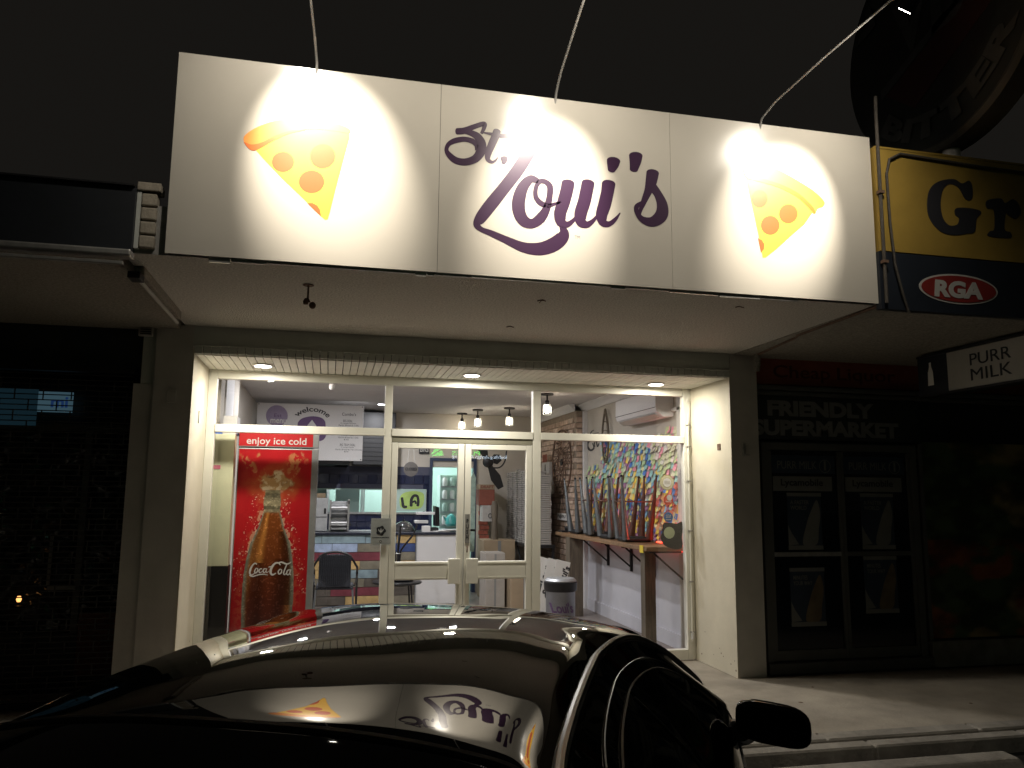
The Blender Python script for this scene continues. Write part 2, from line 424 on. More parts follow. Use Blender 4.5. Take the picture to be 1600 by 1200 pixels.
# pillar fittings
P('junction_box', M['paint_pillar'], -1.29, -.018, 2.30, -1.22, 0, 2.40, bevel=.004)
P('bracket', M['galv'], 3.72, -.02, 1.98, 3.745, -.0005, 2.09)
P('bracket', M['galv'], 3.735, -.035, 1.98, 3.78, -.021, 1.995)
P('wall_plate', M['rust'], XR-.006, .20, 2.04, XR-.0003, .26, 2.10)
P('wall_plate', M['paint_dark'], XL+.0003, .38, 2.18, XL+.008, .42, 2.28)

# ---- window frame, panes
def F(*a, name='window_frame', **k): return B(*a).build(name, M['cream_frame'], shop, bevel=.003, **k)
y0, y1 = YF-.03, YF+.05
fw = .055
F(XL+.001, y0, 0, XL+.075, y1, ZH+.004, name='window_jamb')
F(XR-.085, y0, 0, XR-.001, y1, ZH+.004, name='window_jamb')
F(XL+.076, y0+.003, ZH-.075, XR-.086, y1-.003, ZH+.003, name='window_head')
mx1, mx2 = .515, 1.965
F(mx1-.035, y0, 0, mx1+.035, y1, ZH-.076, name='mullion')
F(mx2-.04, y0, 0, mx2+.04, y1, ZH-.076, name='mullion')
for a, b in ((XL+.076, mx1-.036), (mx1+.036, mx2-.041), (mx2+.041, XR-.086)):
    F(a, y0-.006, 2.14, b, y1, 2.21, name='transom')
    if a != mx1+.036:
        F(a, y0, 0, b, y1, .10, name='window_sill')
        B(a-.005, YF+.006, .095, b+.005, YF+.012, 2.145).build('pane', M['glass'], shop)
    B(a-.005, YF+.006, 2.205, b+.005, YF+.012, ZH-.07).build('pane', M['glass'], shop)
P('door_header', pmat('olive_aluminium', (.26, .25, .19), .5), mx1+.037, y0+.006, 2.085, mx2-.042, y1-.01, 2.139)
# ---- two door leaves
xm = 1.252
for s, (a, b) in enumerate(((mx1+.038, xm-.004), (xm+.004, mx2-.043))):
    d = B(a, y0+.005, .02, a+.06, y1-.015, 2.08).build('door', M['cream_frame'], shop, bevel=.004)
    B(b-.06, y0+.005, .02, b, y1-.015, 2.08).build('stile', M['cream_frame'], d, bevel=.004)
    B(a+.061, y0+.006, 2.03, b-.061, y1-.016, 2.078).build('top_rail', M['cream_frame'], d, bevel=.003)
    B(a+.061, y0+.006, .81, b-.061, y1-.016, .975).build('mid_rail', M['cream_frame'], d, bevel=.006)
    B(a+.061, y0+.002, .955, b-.061, y0+.0055, .962).build('rail_bead', M['cream_frame'], d)
    B(a+.061, y0+.002, .822, b-.061, y0+.0055, .829).build('rail_bead', M['cream_frame'], d)
    B(a+.061, y0+.006, .022, b-.061, y1-.016, .15).build('bottom_rail', M['cream_frame'], d, bevel=.003)
    B(a+.055, YF+.004, .97, b-.055, YF+.010, 2.035).build('pane', M['glass'], d)
    B(a+.055, YF+.004, .14, b-.055, YF+.010, .815).build('pane', M['glass'], d)
    hx = b-.115 if s == 0 else a+.045
    hb = B(hx-.028, y0-.05, .775, hx+.085, y0-.012, 1.005).build('handle', M['cream_frame'], d, bevel=.006)
    B(hx, y0-.013, .80, hx+.05, y0+.004, .98).build('handle_mount', M['cream_frame'], d)
    if s == 1:
        B(a+.008, y0-.001, 1.145, a+.052, y0+.0035, 1.415).build('push_plate', M['galv'], d)
        text('push_lettering', 'P\nU\nS\nH', M['ink'], d, (a+.018, y0-.0015, 1.18), (1, 0, 0), (0, 0, 1), .024, .19, .0008, bold=.03, align='c')
        MB().tube([(a+.03, y0-.004, 1.12), (a+.03, y0-.012, 1.10), (a+.03, y0-.004, 1.06)], .006).build('lock', M['rust'], d)
        B(a+.06, y0-.002, 1.255, a+.11, y0+.02, 1.275).build('latch', M['black'], d)
# ---- notice taped beside the left door leaf
no = thing('notice_holder', (.475, y0-.02, 1.14), 'clear acrylic notice holder with a fleur emblem beside the left door leaf', 'notice')
B(.385, y0-.022, 1.14, .565, y0-.018, 1.375).build('sheet', M['paper'], no)
B(.380, y0-.027, 1.13, .570, y0-.024, 1.41).build('holder', glassmat('acrylic', (.97, .99, 1), .06), no)
B(.40, y0-.0235, 1.14, .56, y0-.0225, 1.20).build('band', M['paper'], no)
fy = y0-.0235
nf = lambda a, b: Vector((.475+a, fy, 1.262+b))
flatpoly('seal', [(.042*math.cos(w)*(1+.12*math.cos(5*w)), .042*math.sin(w)*(1+.12*math.cos(5*w))) for w in np.linspace(0, 6.1, 20)], nf, M['ink'], no, (0, -1, 0), .0006)
strokes('fleur', [[(0, -.024, .002), (0, .0, .006), (0, .026, .001)], [(-.003, -.01, .003), (-.018, .004, .004), (-.020, .016, .002)], [(.003, -.01, .003), (.018, .004, .004), (.020, .016, .002)], [(-.012, -.010, .0025), (.012, -.010, .0025)]],
        lambda a, b: nf(a, b), M['paper'], no, (0, -1, 0), base=.0010, step=.0001)
text('lettering', 'CASH N MORE', M['ink'], no, (.40, fy, 1.195), (1, 0, 0), (0, 0, 1), .15, .011, .0008, bold=.03)
flatpoly('dot', [(.475+.011*math.cos(w), 1.165+.011*math.sin(w)) for w in np.linspace(0, 5.8, 12)], lambda a, b: Vector((a, fy, b)), M['ink'], no, (0, -1, 0), .0006)
flatpoly('dot_centre', [(.475+.006*math.cos(w), 1.165+.006*math.sin(w)) for w in np.linspace(0, 5.8, 12)], lambda a, b: Vector((a, fy-.0007, b)), M['paper'], no, (0, -1, 0), .0006)
# ---- conduit on the right jamb
cd = thing('conduit', (XR-.05, YF-.05, 0), 'thin cream conduit clipped up the right side of the window frame', 'conduit')
MB().tube([(XR-.045, YF-.045, .18), (XR-.045, YF-.045, 2.36)], .010).build('pipe', M['cream_frame'], cd, smooth=True)
MB().tube([(XR-.05, YF-.05, 2.36), (XR-.035, YF-.05, 2.50), (XR-.03, YF-.05, 2.56), (XR-.045, YF-.05, 2.60), (XR-.06, YF-.05, 2.55)], .004).build('cable', M['cream_frame'], cd, smooth=True)
for z in (.26, .75, 1.25, 1.75, 2.10, 2.32): B(XR-.062, YF-.058, z, XR-.022, YF-.031, z+.014).build('clip', M['galv'], cd, bevel=.002)
B(XR-.055, YF-.062, .20, XR-.03, YF-.031, .27).build('end_box', M['white'], cd, bevel=.004)
# ---- recess downlights
for k, (px, py) in enumerate(((411, 571), (737, 586), (1025, 600))):
    p = at(px, py, 'Z', ZH)
    w = ('left', 'middle', 'right')[k]
    t = thing('downlight', (p.x, p.y, ZH-.004), 'round white downlight in the slatted entry soffit, %s one of three' % w, 'downlight', 'downlights in the entry soffit')
    MB().lathe([(.088, 0), (.088, .008), (.070, .009)], (p.x, p.y, ZH-.008), 28).build('rim', M['white'], t, smooth=True)
    MB().lathe([(.068, 0), (.066, .002)], (p.x, p.y, ZH-.0105), 28).build('lens', M['downlight'], t)
    area('lamp', (p.x, p.y, ZH-.016), (0, 0, 0), .12, 20, (1.0, .93, .79), t)

# ================================================================== SHOP INTERIOR (parts of the shop)
P('shop_floor', M['floor_in'], XLo-.1, YF-.048, -.2, 3.75, 9.2, .004)
P('ceiling', M['ceiling'], XLo-.1, YF+.06, ZC, 3.75, YB+.2, ZC+.05)
P('head_infill', M['ceiling'], XL, YF+.052, ZH+.006, XR, YF+.10, ZC-.001)
P('side_wall', M['wall_beige'], XLo-.05, 1.21, 0, XL-.012, YB, ZC-.001)
P('pier', M['wall_beige'], XL-.011, 1.21, .005, XL+.06, 2.7, ZC-.003)
P('leaning_board', M['white'], XL+.061, 1.5, 2.2, XL+.075, 2.1, ZC-.03)
P('side_wall', M['wall_beige'], 3.66, 1.205, 1.02, 3.72, YB, ZC-.001)
P('lower_wall', M['wall_lower'], 3.655, YF+.052, .004, 3.73, YB, 1.019)
P('side_wall', M['wall_beige'], 3.661, YF+.052, 1.0195, 3.721, 1.204, ZC-.001)
P('skirting', M['wall_lower'], 3.63, 1.2, .006, 3.654, 4.3, .16)
# cornice
cp = [(0, 0), (.10, 0), (.10, -.012), (.05, -.05), (.012, -.10), (0, -.10)]
MB().prism([Vector((3.659-a, YF+.11, ZC-.001+b)) for a, b in cp], (0, 3.58, 0)).build('cornice', M['white'], shop)
MB().prism([Vector((3.499-a, 4.45, ZC-.001+b)) for a, b in cp], (0, 2.0, 0)).build('cornice', M['white'], shop)
MB().prism([Vector((XL+.061+a, YF+.11, ZC-.001+b)) for a, b in cp], (0, 1.6, 0)).build('cornice', M['white'], shop)
P('door_architrave', M['white'], 3.60, 4.35, .005, 3.659, 4.41, ZC-.11)
# ---- brick wall at the right, bricks laid one by one
bw = B(3.52, 4.45, 0, 3.659, YB-.01, ZC-.10).build('brick_wall', M['mortar'], shop)
bme = [unit_box('brick', .022, .222, .070, M['brick%d' % i], .004) for i in range(3)]
bme2 = [unit_box('brick', .10, .022, .070, M['brick%d' % i], .004) for i in range(3)]
cnt = 0; rows = 33
for r in range(rows):
    z = .06+r*.0855
    if z > ZC-.15: break
    inst('brick', random.choice(bme2), bw, (3.572+random.uniform(-.002, .002), 4.441, z))
    for c in range(8):
        yy = 4.45+.115+c*.236+(.118 if r % 2 else 0)
        if yy+.115 > YB-.02: continue
        inst('brick', random.choice(bme), bw, (3.511+random.uniform(-.003, .003), yy, z+random.uniform(-.001, .001)), (0, 0, R(random.uniform(-.5, .5))))
# ---- back wall with navy tiles, a serving hatch and a doorway
HX0, HX1, HZ0, HZ1 = -.60, 1.545, 1.30, 1.66
DX0, DX1, DZ = 1.66, 2.35, 2.15
P('back_wall', M['wall_grey'], XL-.1, YB, 2.045, .30, YB+.12, ZC-.002)
P('back_wall', M['wall_beige'], .30, YB+.001, 2.045, 3.66, YB+.121, ZC-.002)
P('back_wall', M['wall_beige'], DX1+.05, YB+.002, 0, 3.66, YB+.12, 2.044)
tw = MB(); tw.box(XL-.1, YB+.004, 0, DX0-.05, YB+.12, HZ0); tw.box(XL-.1, YB+.004, HZ1, DX0-.05, YB+.12, 2.044)
tw.box(XL-.1, YB+.005, HZ0, HX0, YB+.119, HZ1); tw.box(HX1, YB+.005, HZ0, DX0-.05, YB+.119, HZ1)
tw = tw.build('tiled_wall', M['grout'], shop)
tme = unit_box('tile', .148, .012, .148, M['navy_tile'], .003)
tx = -.62
while tx < DX0-.12:
    z = 1.0
    while z < 2.03:
        cx, cz = tx+.076, z+.074
        if not (cx+.06 > HX0 and cx-.02 < HX1 and cz+.03 > HZ0 and cz-.03 < HZ1) and cz+.07 < 2.05:
            inst('tile', tme, tw, (cx, YB-.002, cz), (R(random.uniform(-.4, .4)), 0, R(random.uniform(-.5, .5))))
        z += .152
    tx += .152
P('hatch_frame', M['steel'], HX0, YB-.03, HZ0-.03, HX1+.02, YB+.13, HZ0)
P('hatch_frame', M['mint'], HX0, YB-.012, HZ1, HX1+.02, YB+.002, HZ1+.018)
P('hatch_frame', M['white'], HX1, YB-.02, HZ0, HX1+.02, YB+.13, HZ1)
# doorway
P('door_frame', M['navy_paint'], DX0-.05, YB-.03, 0, DX0, YB+.12, DZ+.05)
P('door_frame', M['navy_paint'], DX1, YB-.03, 0, DX1+.05, YB+.12, DZ+.05)
P('door_frame', M['navy_paint'], DX0, YB-.028, DZ, DX1, YB+.12, DZ+.05)
# kitchen behind
P('kitchen_wall', M['mint'], XL-.1, 8.6, 0, 3.6, 8.7, ZC)
P('kitchen_wall', M['mint'], 2.75, YB+.125, 0, 2.80, 8.6, ZC-.002)
P('kitchen_wall', M['wall_grey'], XL-.2, YB+.13, 0, XL-.1, 8.6, ZC-.002)
P('kitchen_ceiling', M['ceiling'], XL-.2, YB+.21, ZC+.002, 3.7, 8.7, ZC+.05)
P('kitchen_partition', M['white'], .55, 7.4, .01, .60, 8.0, 2.3)
P('kitchen_partition', M['white'], -.05, 8.0, .01, .0, 8.59, 2.3)
area('kitchen_lamp', (.9, 7.6, ZC-.05), (0, 0, 0), 1.0, 75, (.85, .97, 1.0), shop)
area('kitchen_lamp', (2.2, 7.7, ZC-.05), (0, 0, 0), .5, 26, (.80, 1.0, .95), shop)

# ================================================================== AWNING over the shop
aw = thing('awning', (1.25, -1.0, ZS), 'grey roughcast awning slab over the footpath carrying the long white pizza sign', 'awning')
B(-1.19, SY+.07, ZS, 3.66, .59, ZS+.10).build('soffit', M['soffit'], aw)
B(-1.19, SY+.065, ZS-.006, 3.64, SY+.069, ZS+.28).build('fascia', M['galv'], aw)
# battered aluminium edge strip below the sign, in lengths
xs = at(318, 404, 'Y', SY)[0]
segs = [(.12, .03), (.20, .022), (.85, .016), (.07, .026), (.05, .02), (.22, .014), (.9, .012), (.1, .022), (.3, .012), (.35, .018), (.30, .026), (.28, .022)]
xx = -.72
for i, (w, h) in enumerate(segs):
    B(xx, SY+.012, SZ0-h, xx+w-.006, SY+.03, SZ0-.0005).build('edge_strip', M['alu'] if i % 3 == 0 or i > 9 else M['galv'], aw, bevel=.001)
    xx += w
# hooks and stubs left under the soffit
p = at(482, 445, 'Z', ZS)
t = thing('ceiling_hook', (p.x, p.y, ZS-.12), 'rusty hook with a pulley block hanging under the left of the awning', 'hook')
MB().lathe([(.035, 0), (.035, .006)], (p.x, p.y, ZS-.006), 12).build('plate', M['rust'], t)
MB().tube([(p.x, p.y, ZS-.006), (p.x, p.y, ZS-.09), (p.x+.012, p.y, ZS-.115)], .006).build('rod', M['rust'], t)
MB().lathe([(.012, 0), (.022, .01), (.022, .03), (.01, .04)], (p.x+.03, p.y, ZS-.13), 10, (0, 1, 0)).build('pulley', M['rust'], t)
MB().lathe([(.014, 0), (.018, .02), (.008, .04)], (p.x-.012, p.y, ZS-.13), 8).build('block', M['rust'], t)
for k, (px, py, lb) in enumerate(((846, 468, 'small wire stub left in the middle of the awning soffit'), (797, 509, 'bent screw stub near the wall under the awning'), (1155, 478, 'short wire stub towards the right of the awning soffit'))):
    p = at(px, py, 'Z', ZS)
    mb = MB(); mb.tube([(p.x-.03, p.y, ZS-.012), (p.x, p.y, ZS-.004), (p.x+.025, p.y-.02, ZS-.016)], .004, 6)
    if k == 0: mb.tube([(p.x-.01, p.y+.02, ZS-.02), (p.x+.005, p.y-.01, ZS-.003), (p.x+.02, p.y-.04, ZS-.02)], .003, 6)
    tag(mb.build('wire_stub', M['rust'], None), lb, 'wire')

# ================================================================== MAIN SIGN
sg = thing('shop_sign', (1.337, SY, SZ0), "long white sign with two pizza slices and the purple words St. Loui's", 'sign')
c1, c2 = .578, 2.105
for a, b in ((SX0, c1-.0012), (c1+.0012, c2-.0010), (c2+.0010, SX1)):
    B(a, SY, SZ0, b, SY+.004, SZ1).build('panel', M['sign_face'], sg)
B(SX0+.01, SY+.0045, SZ0+.01, SX1-.01, SY+.06, SZ1-.01).build('backing', M['dark_metal'], sg)
for zz in (SZ0+.02, SZ1-.04): B(SX0+.01, SY+.061, zz, SX1-.01, SY+.064, zz+.02).build('rail', M['galv'], sg)
NS = (0, -1, 0)
fs = lambda sx, sy, ox, oy: (lambda a, b: at(ox+a/sx, oy+b/sy, 'Y', SY))
c3 = fs(3.75, 3.75, 680, 120)      # tracing coordinates of the middle panel
S_ = [[(128, 320, 19), (170, 316, 19), (225, 294, 15), (285, 276, 14), (286, 300, 12), (272, 330, 9)],
      [(165, 318, 14), (210, 330, 17), (248, 352, 22), (272, 395, 26), (266, 440, 28), (235, 480, 24), (180, 499, 21), (125, 492, 20), (85, 462, 17), (66, 430, 12), (78, 396, 13), (115, 375, 16), (170, 366, 15), (218, 378, 15), (240, 402, 12), (236, 430, 3)]]
T_ = [[(362, 318, 22), (352, 350, 24), (330, 400, 23), (312, 445, 20), (308, 482, 14), (330, 500, 9), (352, 492, 6), (366, 474, 3)],
      [(285, 328, 4), (330, 336, 9), (390, 347, 12), (450, 347, 12)]]
D_ = [[(403, 476, 20), (404, 492, 18), (399, 507, 10)]]
L_ = [[(556, 425, 40), (535, 465, 38), (480, 552, 37), (405, 650, 36), (325, 750, 38), (268, 825, 34), (245, 865, 22), (268, 893, 15), (330, 918, 18), (420, 958, 22), (520, 1000, 30), (615, 1008, 38), (695, 982, 42), (745, 940, 38), (752, 905, 26), (737, 882, 10)]]
O_ = [[(600, 610, 15), (560, 600, 24), (518, 640, 32), (492, 710, 38), (490, 785, 37), (520, 845, 33), (570, 860, 28), (620, 825, 30), (655, 765, 22), (670, 700, 18), (672, 645, 18), (645, 615, 14), (612, 615, 14), (590, 650, 13), (590, 705, 14), (620, 742, 16), (665, 755, 13), (700, 745, 9), (735, 735, 5)]]
U_ = [[(778, 622, 38), (772, 660, 38), (752, 735, 38), (732, 800, 36), (738, 850, 30), (768, 866, 20), (800, 850, 13), (830, 815, 7)],
      [(895, 622, 38), (888, 660, 38), (872, 735, 38), (852, 800, 37), (855, 850, 30), (888, 866, 20), (920, 848, 13), (952, 812, 7)]]
I_ = [[(1016, 626, 40), (1008, 680, 38), (992, 750, 38), (975, 810, 34), (985, 855, 24), (1020, 862, 16), (1055, 835, 11), (1083, 798, 3)],
      [(1045, 492, 40), (1040, 520, 34), (1032, 548, 22)]]
A_ = [[(1175, 462, 40), (1172, 500, 34), (1163, 545, 24)]]
Z_ = [[(1274, 562, 37), (1264, 620, 33), (1248, 670, 24), (1225, 725, 18), (1205, 775, 12), (1196, 810, 8)],
      [(1268, 640, 26), (1305, 690, 24), (1330, 755, 32), (1322, 815, 38), (1270, 850, 30), (1212, 835, 18), (1182, 795, 14), (1180, 760, 14), (1210, 740, 12)]]
for nm, dt in (('letter_s', S_), ('letter_t', T_), ('full_stop', D_), ('letter_l', L_), ('letter_o', O_), ('letter_u', U_), ('letter_i', I_), ('apostrophe', A_), ('letter_s', Z_)):
    strokes(nm, dt, c3, M['purple'], sg, NS)
text('trade_mark', 'TM', M['poster_pale'], sg, at(898, 373, 'Y', SY), (1, 0, 0), (0, 0, 1), .035, .022, .0012)
def pizza(f, crust, shade, cheese, peps, part):
    flatpoly('cheese', cheese, f, M['cheese'], sg, NS, .0010, smooth=False)
    flatpoly('crust', crust, f, M['crust'], sg, NS, .0018)
    flatpoly('crust_edge', shade, f, M['crust_dark'], sg, NS, .0024)
    for (a, b, ra, rb) in peps:
        flatpoly('pepperoni', [(a+ra*math.cos(w), b+rb*math.sin(w)) for w in np.linspace(0, 2*math.pi, 17)[:-1]], f, M['pepperoni'], sg, NS, .0016)
    flatpoly('pepperoni', part, f, M['pepperoni'], sg, NS, .0016, smooth=False)
f1 = fs(3.158, 3.158, 250, 60); f2 = fs(2.4, 2.4, 1040, 0)
pizza(f1, [(412, 500), (424, 474), (480, 438), (575, 405), (680, 395), (800, 405), (900, 430), (938, 452), (932, 468), (860, 458), (760, 448), (660, 462), (580, 492), (500, 535), (460, 550), (428, 530)],
      [(414, 512), (450, 524), (500, 515), (570, 480), (650, 455), (720, 449), (700, 456), (640, 470), (570, 500), (500, 540), (465, 553), (440, 545)],
      [(470, 548), (560, 500), (660, 462), (760, 448), (860, 456), (934, 465), (935, 492), (900, 620), (868, 740), (838, 860), (828, 892), (815, 896), (795, 878), (700, 785), (600, 690), (510, 595)],
      [(607, 610, 55, 50), (803, 582, 62, 60), (748, 708, 63, 56)], [(727, 813), (752, 812), (775, 824), (790, 846), (795, 878), (770, 855)])
pizza(f2, [(290, 628), (296, 617), (345, 612), (420, 636), (500, 680), (560, 720), (594, 756), (590, 775), (572, 782), (558, 802), (540, 788), (500, 742), (440, 708), (370, 684), (305, 668)],
      [(291, 634), (310, 655), (370, 672), (440, 695), (500, 727), (545, 768), (560, 790), (556, 800), (500, 745), (430, 706), (360, 684), (303, 668)],
      [(302, 668), (370, 684), (440, 708), (500, 742), (552, 796), (520, 842), (470, 885), (415, 935), (375, 966), (364, 966), (352, 900), (330, 800), (312, 720)],
      [(352, 746, 30, 33), (460, 802, 35, 36), (392, 845, 35, 36)], [(346, 893), (360, 900), (370, 915), (368, 935), (358, 948)])

# ---- sign lamps: arm + flood head
def signlamp(base, head, aim, lb, wide, core):
    t = thing('sign_lamp', base, lb, 'sign lamp', 'floodlights on arms over the sign')
    b = Vector(base); h = Vector(head); a = Vector(aim); d = (a-h).normalized()
    MB().tube([b+Vector((0, .03, -.10)), b+Vector((0, .005, -.02)), b+Vector((0, -.015, .03)), b.lerp(h, .06)+Vector((0, 0, .05)), b.lerp(h, .12)+Vector((0, 0, .075)), b.lerp(h, .5)+Vector((0, 0, .11)), b.lerp(h, .92)+Vector((0, 0, .13)), h-d*.10+Vector((0, 0, .05))], .0078, 8).build('arm', M['galv'], t, smooth=True)
    MB().lathe([(.012, -.10), (.045, -.09), (.055, -.02), (.058, -.002), (.052, -.002)], h, 18, d).build('head', M['dark_metal'], t, smooth=True)
    MB().lathe([(.038, 0), (.036, .002)], h, 18, d).build('lens', M['lamp_white'], t)
    q = d.to_track_quat('-Z', 'Y')
    for nm, sz, bl, e in (('beam', R(44), .8, core*1.3), ('spill', R(140), .9, wide)):
        l = bpy.data.lights.new(nm, 'SPOT'); l.spot_size = sz; l.spot_blend = bl; l.energy = e; l.color = (1.0, .91, .77); l.shadow_soft_size = .03
        o = bpy.data.objects.new(nm, l); COL.objects.link(o); o.parent = t; o.location = h+d*.006-b; o.rotation_mode = 'QUATERNION'; o.rotation_quaternion = q
signlamp((-.176, SY-.002, SZ1), (-.30, -3.02, 4.62), (-.10, SY, 3.62), 'leftmost sign lamp on a thin steel arm above the left pizza slice', 84, 420)
signlamp((1.317, SY-.002, SZ1), (1.34, -3.02, 4.50), (1.26, SY, 3.50), 'middle sign lamp on a thin steel arm above the purple lettering', 80, 290)
signlamp((2.774, SY-.002, SZ1), (3.17, -3.02, 4.43), (2.92, SY, 3.53), 'rightmost sign lamp, its lit head in view before the round beer sign', 84, 330)

# ================================================================== LEFT NEIGHBOUR (closed shop with a rolled down grille)
ls = thing('closed_shop', (-2.8, 0, 0), 'dark closed shop at the left behind a rolled down security grille', 'shop')
def Q(name, m, *a, **k): return B(*a).build(name, m, ls, **k)
Q('pilaster', M['paint_pillar'], -1.55, .03, 0, XLo-.006, .5, 2.45)
Q('side_strip', M['paint_dark'], -1.50, .035, 2.452, XLo-.006, .5, 2.93)
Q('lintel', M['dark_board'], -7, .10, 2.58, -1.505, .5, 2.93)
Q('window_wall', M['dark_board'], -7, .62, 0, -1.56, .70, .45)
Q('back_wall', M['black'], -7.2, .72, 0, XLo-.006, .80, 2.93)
Q('window_frame', M['dark_frame'], -2.02, .60, .45, -1.97, .66, 2.1)
Q('window_frame', M['dark_frame'], -7, .60, 2.1, -1.56, .66, 2.16)
foil, n_, l_ = newmat('crumpled_film'); b_ = n_['Principled BSDF']; b_.inputs['Base Color'].default_value = (.05, .055, .06, 1); b_.inputs['Roughness'].default_value = .16; b_.inputs['Metallic'].default_value = .7
vz = n_.new('ShaderNodeTexVoronoi'); vz.inputs['Scale'].default_value = 9; vz.feature = 'SMOOTH_F1'; nz = n_.new('ShaderNodeTexNoise'); nz.inputs['Scale'].default_value = 4
tc_ = n_.new('ShaderNodeTexCoord'); mx_ = n_.new('ShaderNodeMix'); mx_.data_type = 'VECTOR'; mx_.inputs[0].default_value = .25
l_.new(tc_.outputs['Object'], mx_.inputs[4]); l_.new(tc_.outputs['Object'], nz.inputs['Vector']); l_.new(nz.outputs['Color'], mx_.inputs[5]); l_.new(mx_.outputs[1], vz.inputs['Vector'])
bp_ = n_.new('ShaderNodeBump'); bp_.inputs['Strength'].default_value = 1; bp_.inputs['Distance'].default_value = .12; l_.new(vz.outputs['Distance'], bp_.inputs['Height']); l_.new(bp_.outputs[0], b_.inputs['Normal'])
Q('window_film', foil, -7, .64, .45, -2.021, .655, 2.1)
Q('window_film', foil, -1.969, .64, .45, -1.56, .655, 2.1)
p0 = at(62, 608, 'Y', .6); p1 = at(113, 645, 'Y', .6)
lit = B(p0.x, .585, p1.z, p1.x, .598, p0.z-.02).build('lit_panel', emat('lit_panel', (.10, .20, .26), .30), ls)
text('lettering', 'mi', emat('blue_lettering', (.02, .06, .20), .35), ls, (p0.x+.10, .584, p1.z+.04), (1, 0, 0), (0, 0, 1), .13, .09, .002, bold=.03)
Q('dim_panel', emat('dim_panel', (.012, .035, .05), .35), -3.2, .585, 2.13, p0.x-.004, .598, p0.z+.0)
p = at(76, 950, 'Y', .6)
Q('pale_strip', M['poster_pale'], p.x-.02, .58, .80, p.x+.19, .59, .84)
Q('pale_strip', M['poster_pale'], p.x-.03, .582, .84, p.x-.005, .592, 1.25)
p = at(28, 937, 'Y', .5)
t = thing('small_lamp', (p.x, .52, p.z), 'tiny warm lamp glowing low behind the left grille', 'lamp')
MB().lathe([(.012, -.02), (.02, 0), (.012, .025)], (p.x, .52, p.z), 10).build('bulb', emat('amber_bulb', (1.0, .42, .12), 2.2), t, smooth=True)
MB().lathe([(.03, -.05), (.02, -.045), (.008, -.022)], (p.x, .52, p.z), 10).build('holder', M['black'], t)
# crates and red printed board low inside
p = at(150, 1020, 'Y', .55)
Q('red_board', pmat('red_speckled_board', (.10, .03, .02), .6, var=.6, scale=25), -1.95, .56, .12, -1.60, .575, .62)
gr = thing('security_grille', (-3.2, .07, 0), 'security grille of thin bars in brick pattern rolled down over the left shop', 'grille')
M['grille'] = pmat('dark_grille', (.05, .047, .043), .8, var=.4, scale=20)
bar = MB().tube([(-2.0, 0, 0), (2.02, 0, 0)], .0045, 5).mesh('bar', M['grille']); 
lk = MB()
nb = 30
for i in range(nb):
    z = .06+i*.083; inst('bar', bar, gr, (-3.58, .07, z)); inst('bar', bar, gr, (-3.58, .07, z+.0415))
    for c in range(20):
        xx = -5.5+c*.20+(.10 if i % 2 else 0)
        if xx < -1.57 and i < nb-1: lk.box(xx-.004, .0665, z, xx+.004, .0735, z+.083)
lnk = lk.build('links', M['grille'], gr); lnk['kind'] = 'stuff'
B(-5.6, .05, .0, -1.56, .09, .045).build('bottom_bar', M['dark_metal'], gr)
B(-5.6, .04, 2.53, -1.555, .098, 2.578).build('guide', M['dark_metal'], gr)
p = at(229, 515, 'Y', .02)
v = thing('wall_vent', (p.x, .028, p.z-.06), 'small square louvred vent high on the wall left of the pillar', 'vent')
B(p.x-.055, -.0, p.z-.055, p.x+.055, .033, p.z+.055).build('frame', M['paint_pillar'], v, bevel=.004)
for k in range(5): B(p.x-.04, -.006, p.z-.042+k*.018, p.x+.04, -.001, p.z-.034+k*.018).build('louvre', M['dark_metal'], v)
la = thing('awning', (-4.2, -1.0, 2.9), 'old stained awning with a dark navy fascia left of the pizza sign', 'awning')
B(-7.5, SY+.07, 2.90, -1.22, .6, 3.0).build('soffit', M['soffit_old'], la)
B(-7.5, SY+.0, 2.93, -1.125, SY+.065, 3.29).build('fascia', pmat('navy_fascia', (.012, .015, .020), .6, var=.2), la)
B(-7.5, SY-.03, 2.885, -1.12, SY+.062, 2.925).build('gutter', M['galv'], la, bevel=.01)
B(-7.5, SY-.02, 3.293, -1.13, SY+.07, 3.303).build('capping', M['dark_metal'], la)
B(-7.5, SY-.012, 2.84, -1.16, SY+.02, 2.86).build('conduit', M['galv'], la, bevel=.004)
# breeze block seen in the gap between the two awnings
bb = thing('breeze_block_pier', (-1.08, SY+.03, 2.95), 'short pierced masonry pier in the gap left of the pizza sign', 'pier')
m_ = pmat('pale_masonry', (.34, .30, .24), .9, var=.2, scale=12, bump=.4)
for k in range(4): B(-1.10, SY+.03, 2.955+k*.082, -1.018, SY+.12, 3.027+k*.082).build('block', m_, bb, bevel=.008)
B(-1.123, SY+.0305, 2.95, -1.101, SY+.12, 3.33).build('edge', M['paint_dark'], bb)
B(-1.125, SY+.02, 3.285, -1.0, SY+.13, 3.335).build('cap', m_, bb, bevel=.006)
# batten light under the soffit at the left corner
bt = thing('batten_light', (-1.21, -1.1, 2.82), 'unlit batten light along the seam under the left end of the awning', 'light')
q0 = at(218, 432, 'Z', 2.87); q1 = at(262, 498, 'Z', 2.87)
B(q0.x-.035, q1.y+.02, 2.872, q0.x+.025, q0.y, 2.934).build('body', M['soffit_old'], bt, bevel=.006)
MB().tube([(q0.x-.005, q0.y-.03, 2.853), (q0.x-.005, q1.y+.04, 2.853)], .013, 8).build('tube', M['sign_white'], bt, smooth=True)
B(q0.x-.04, q0.y-.12, 2.83, q0.x+.03, q0.y-.001, 2.871).build('end_cap', M['dark_metal'], bt, bevel=.006)

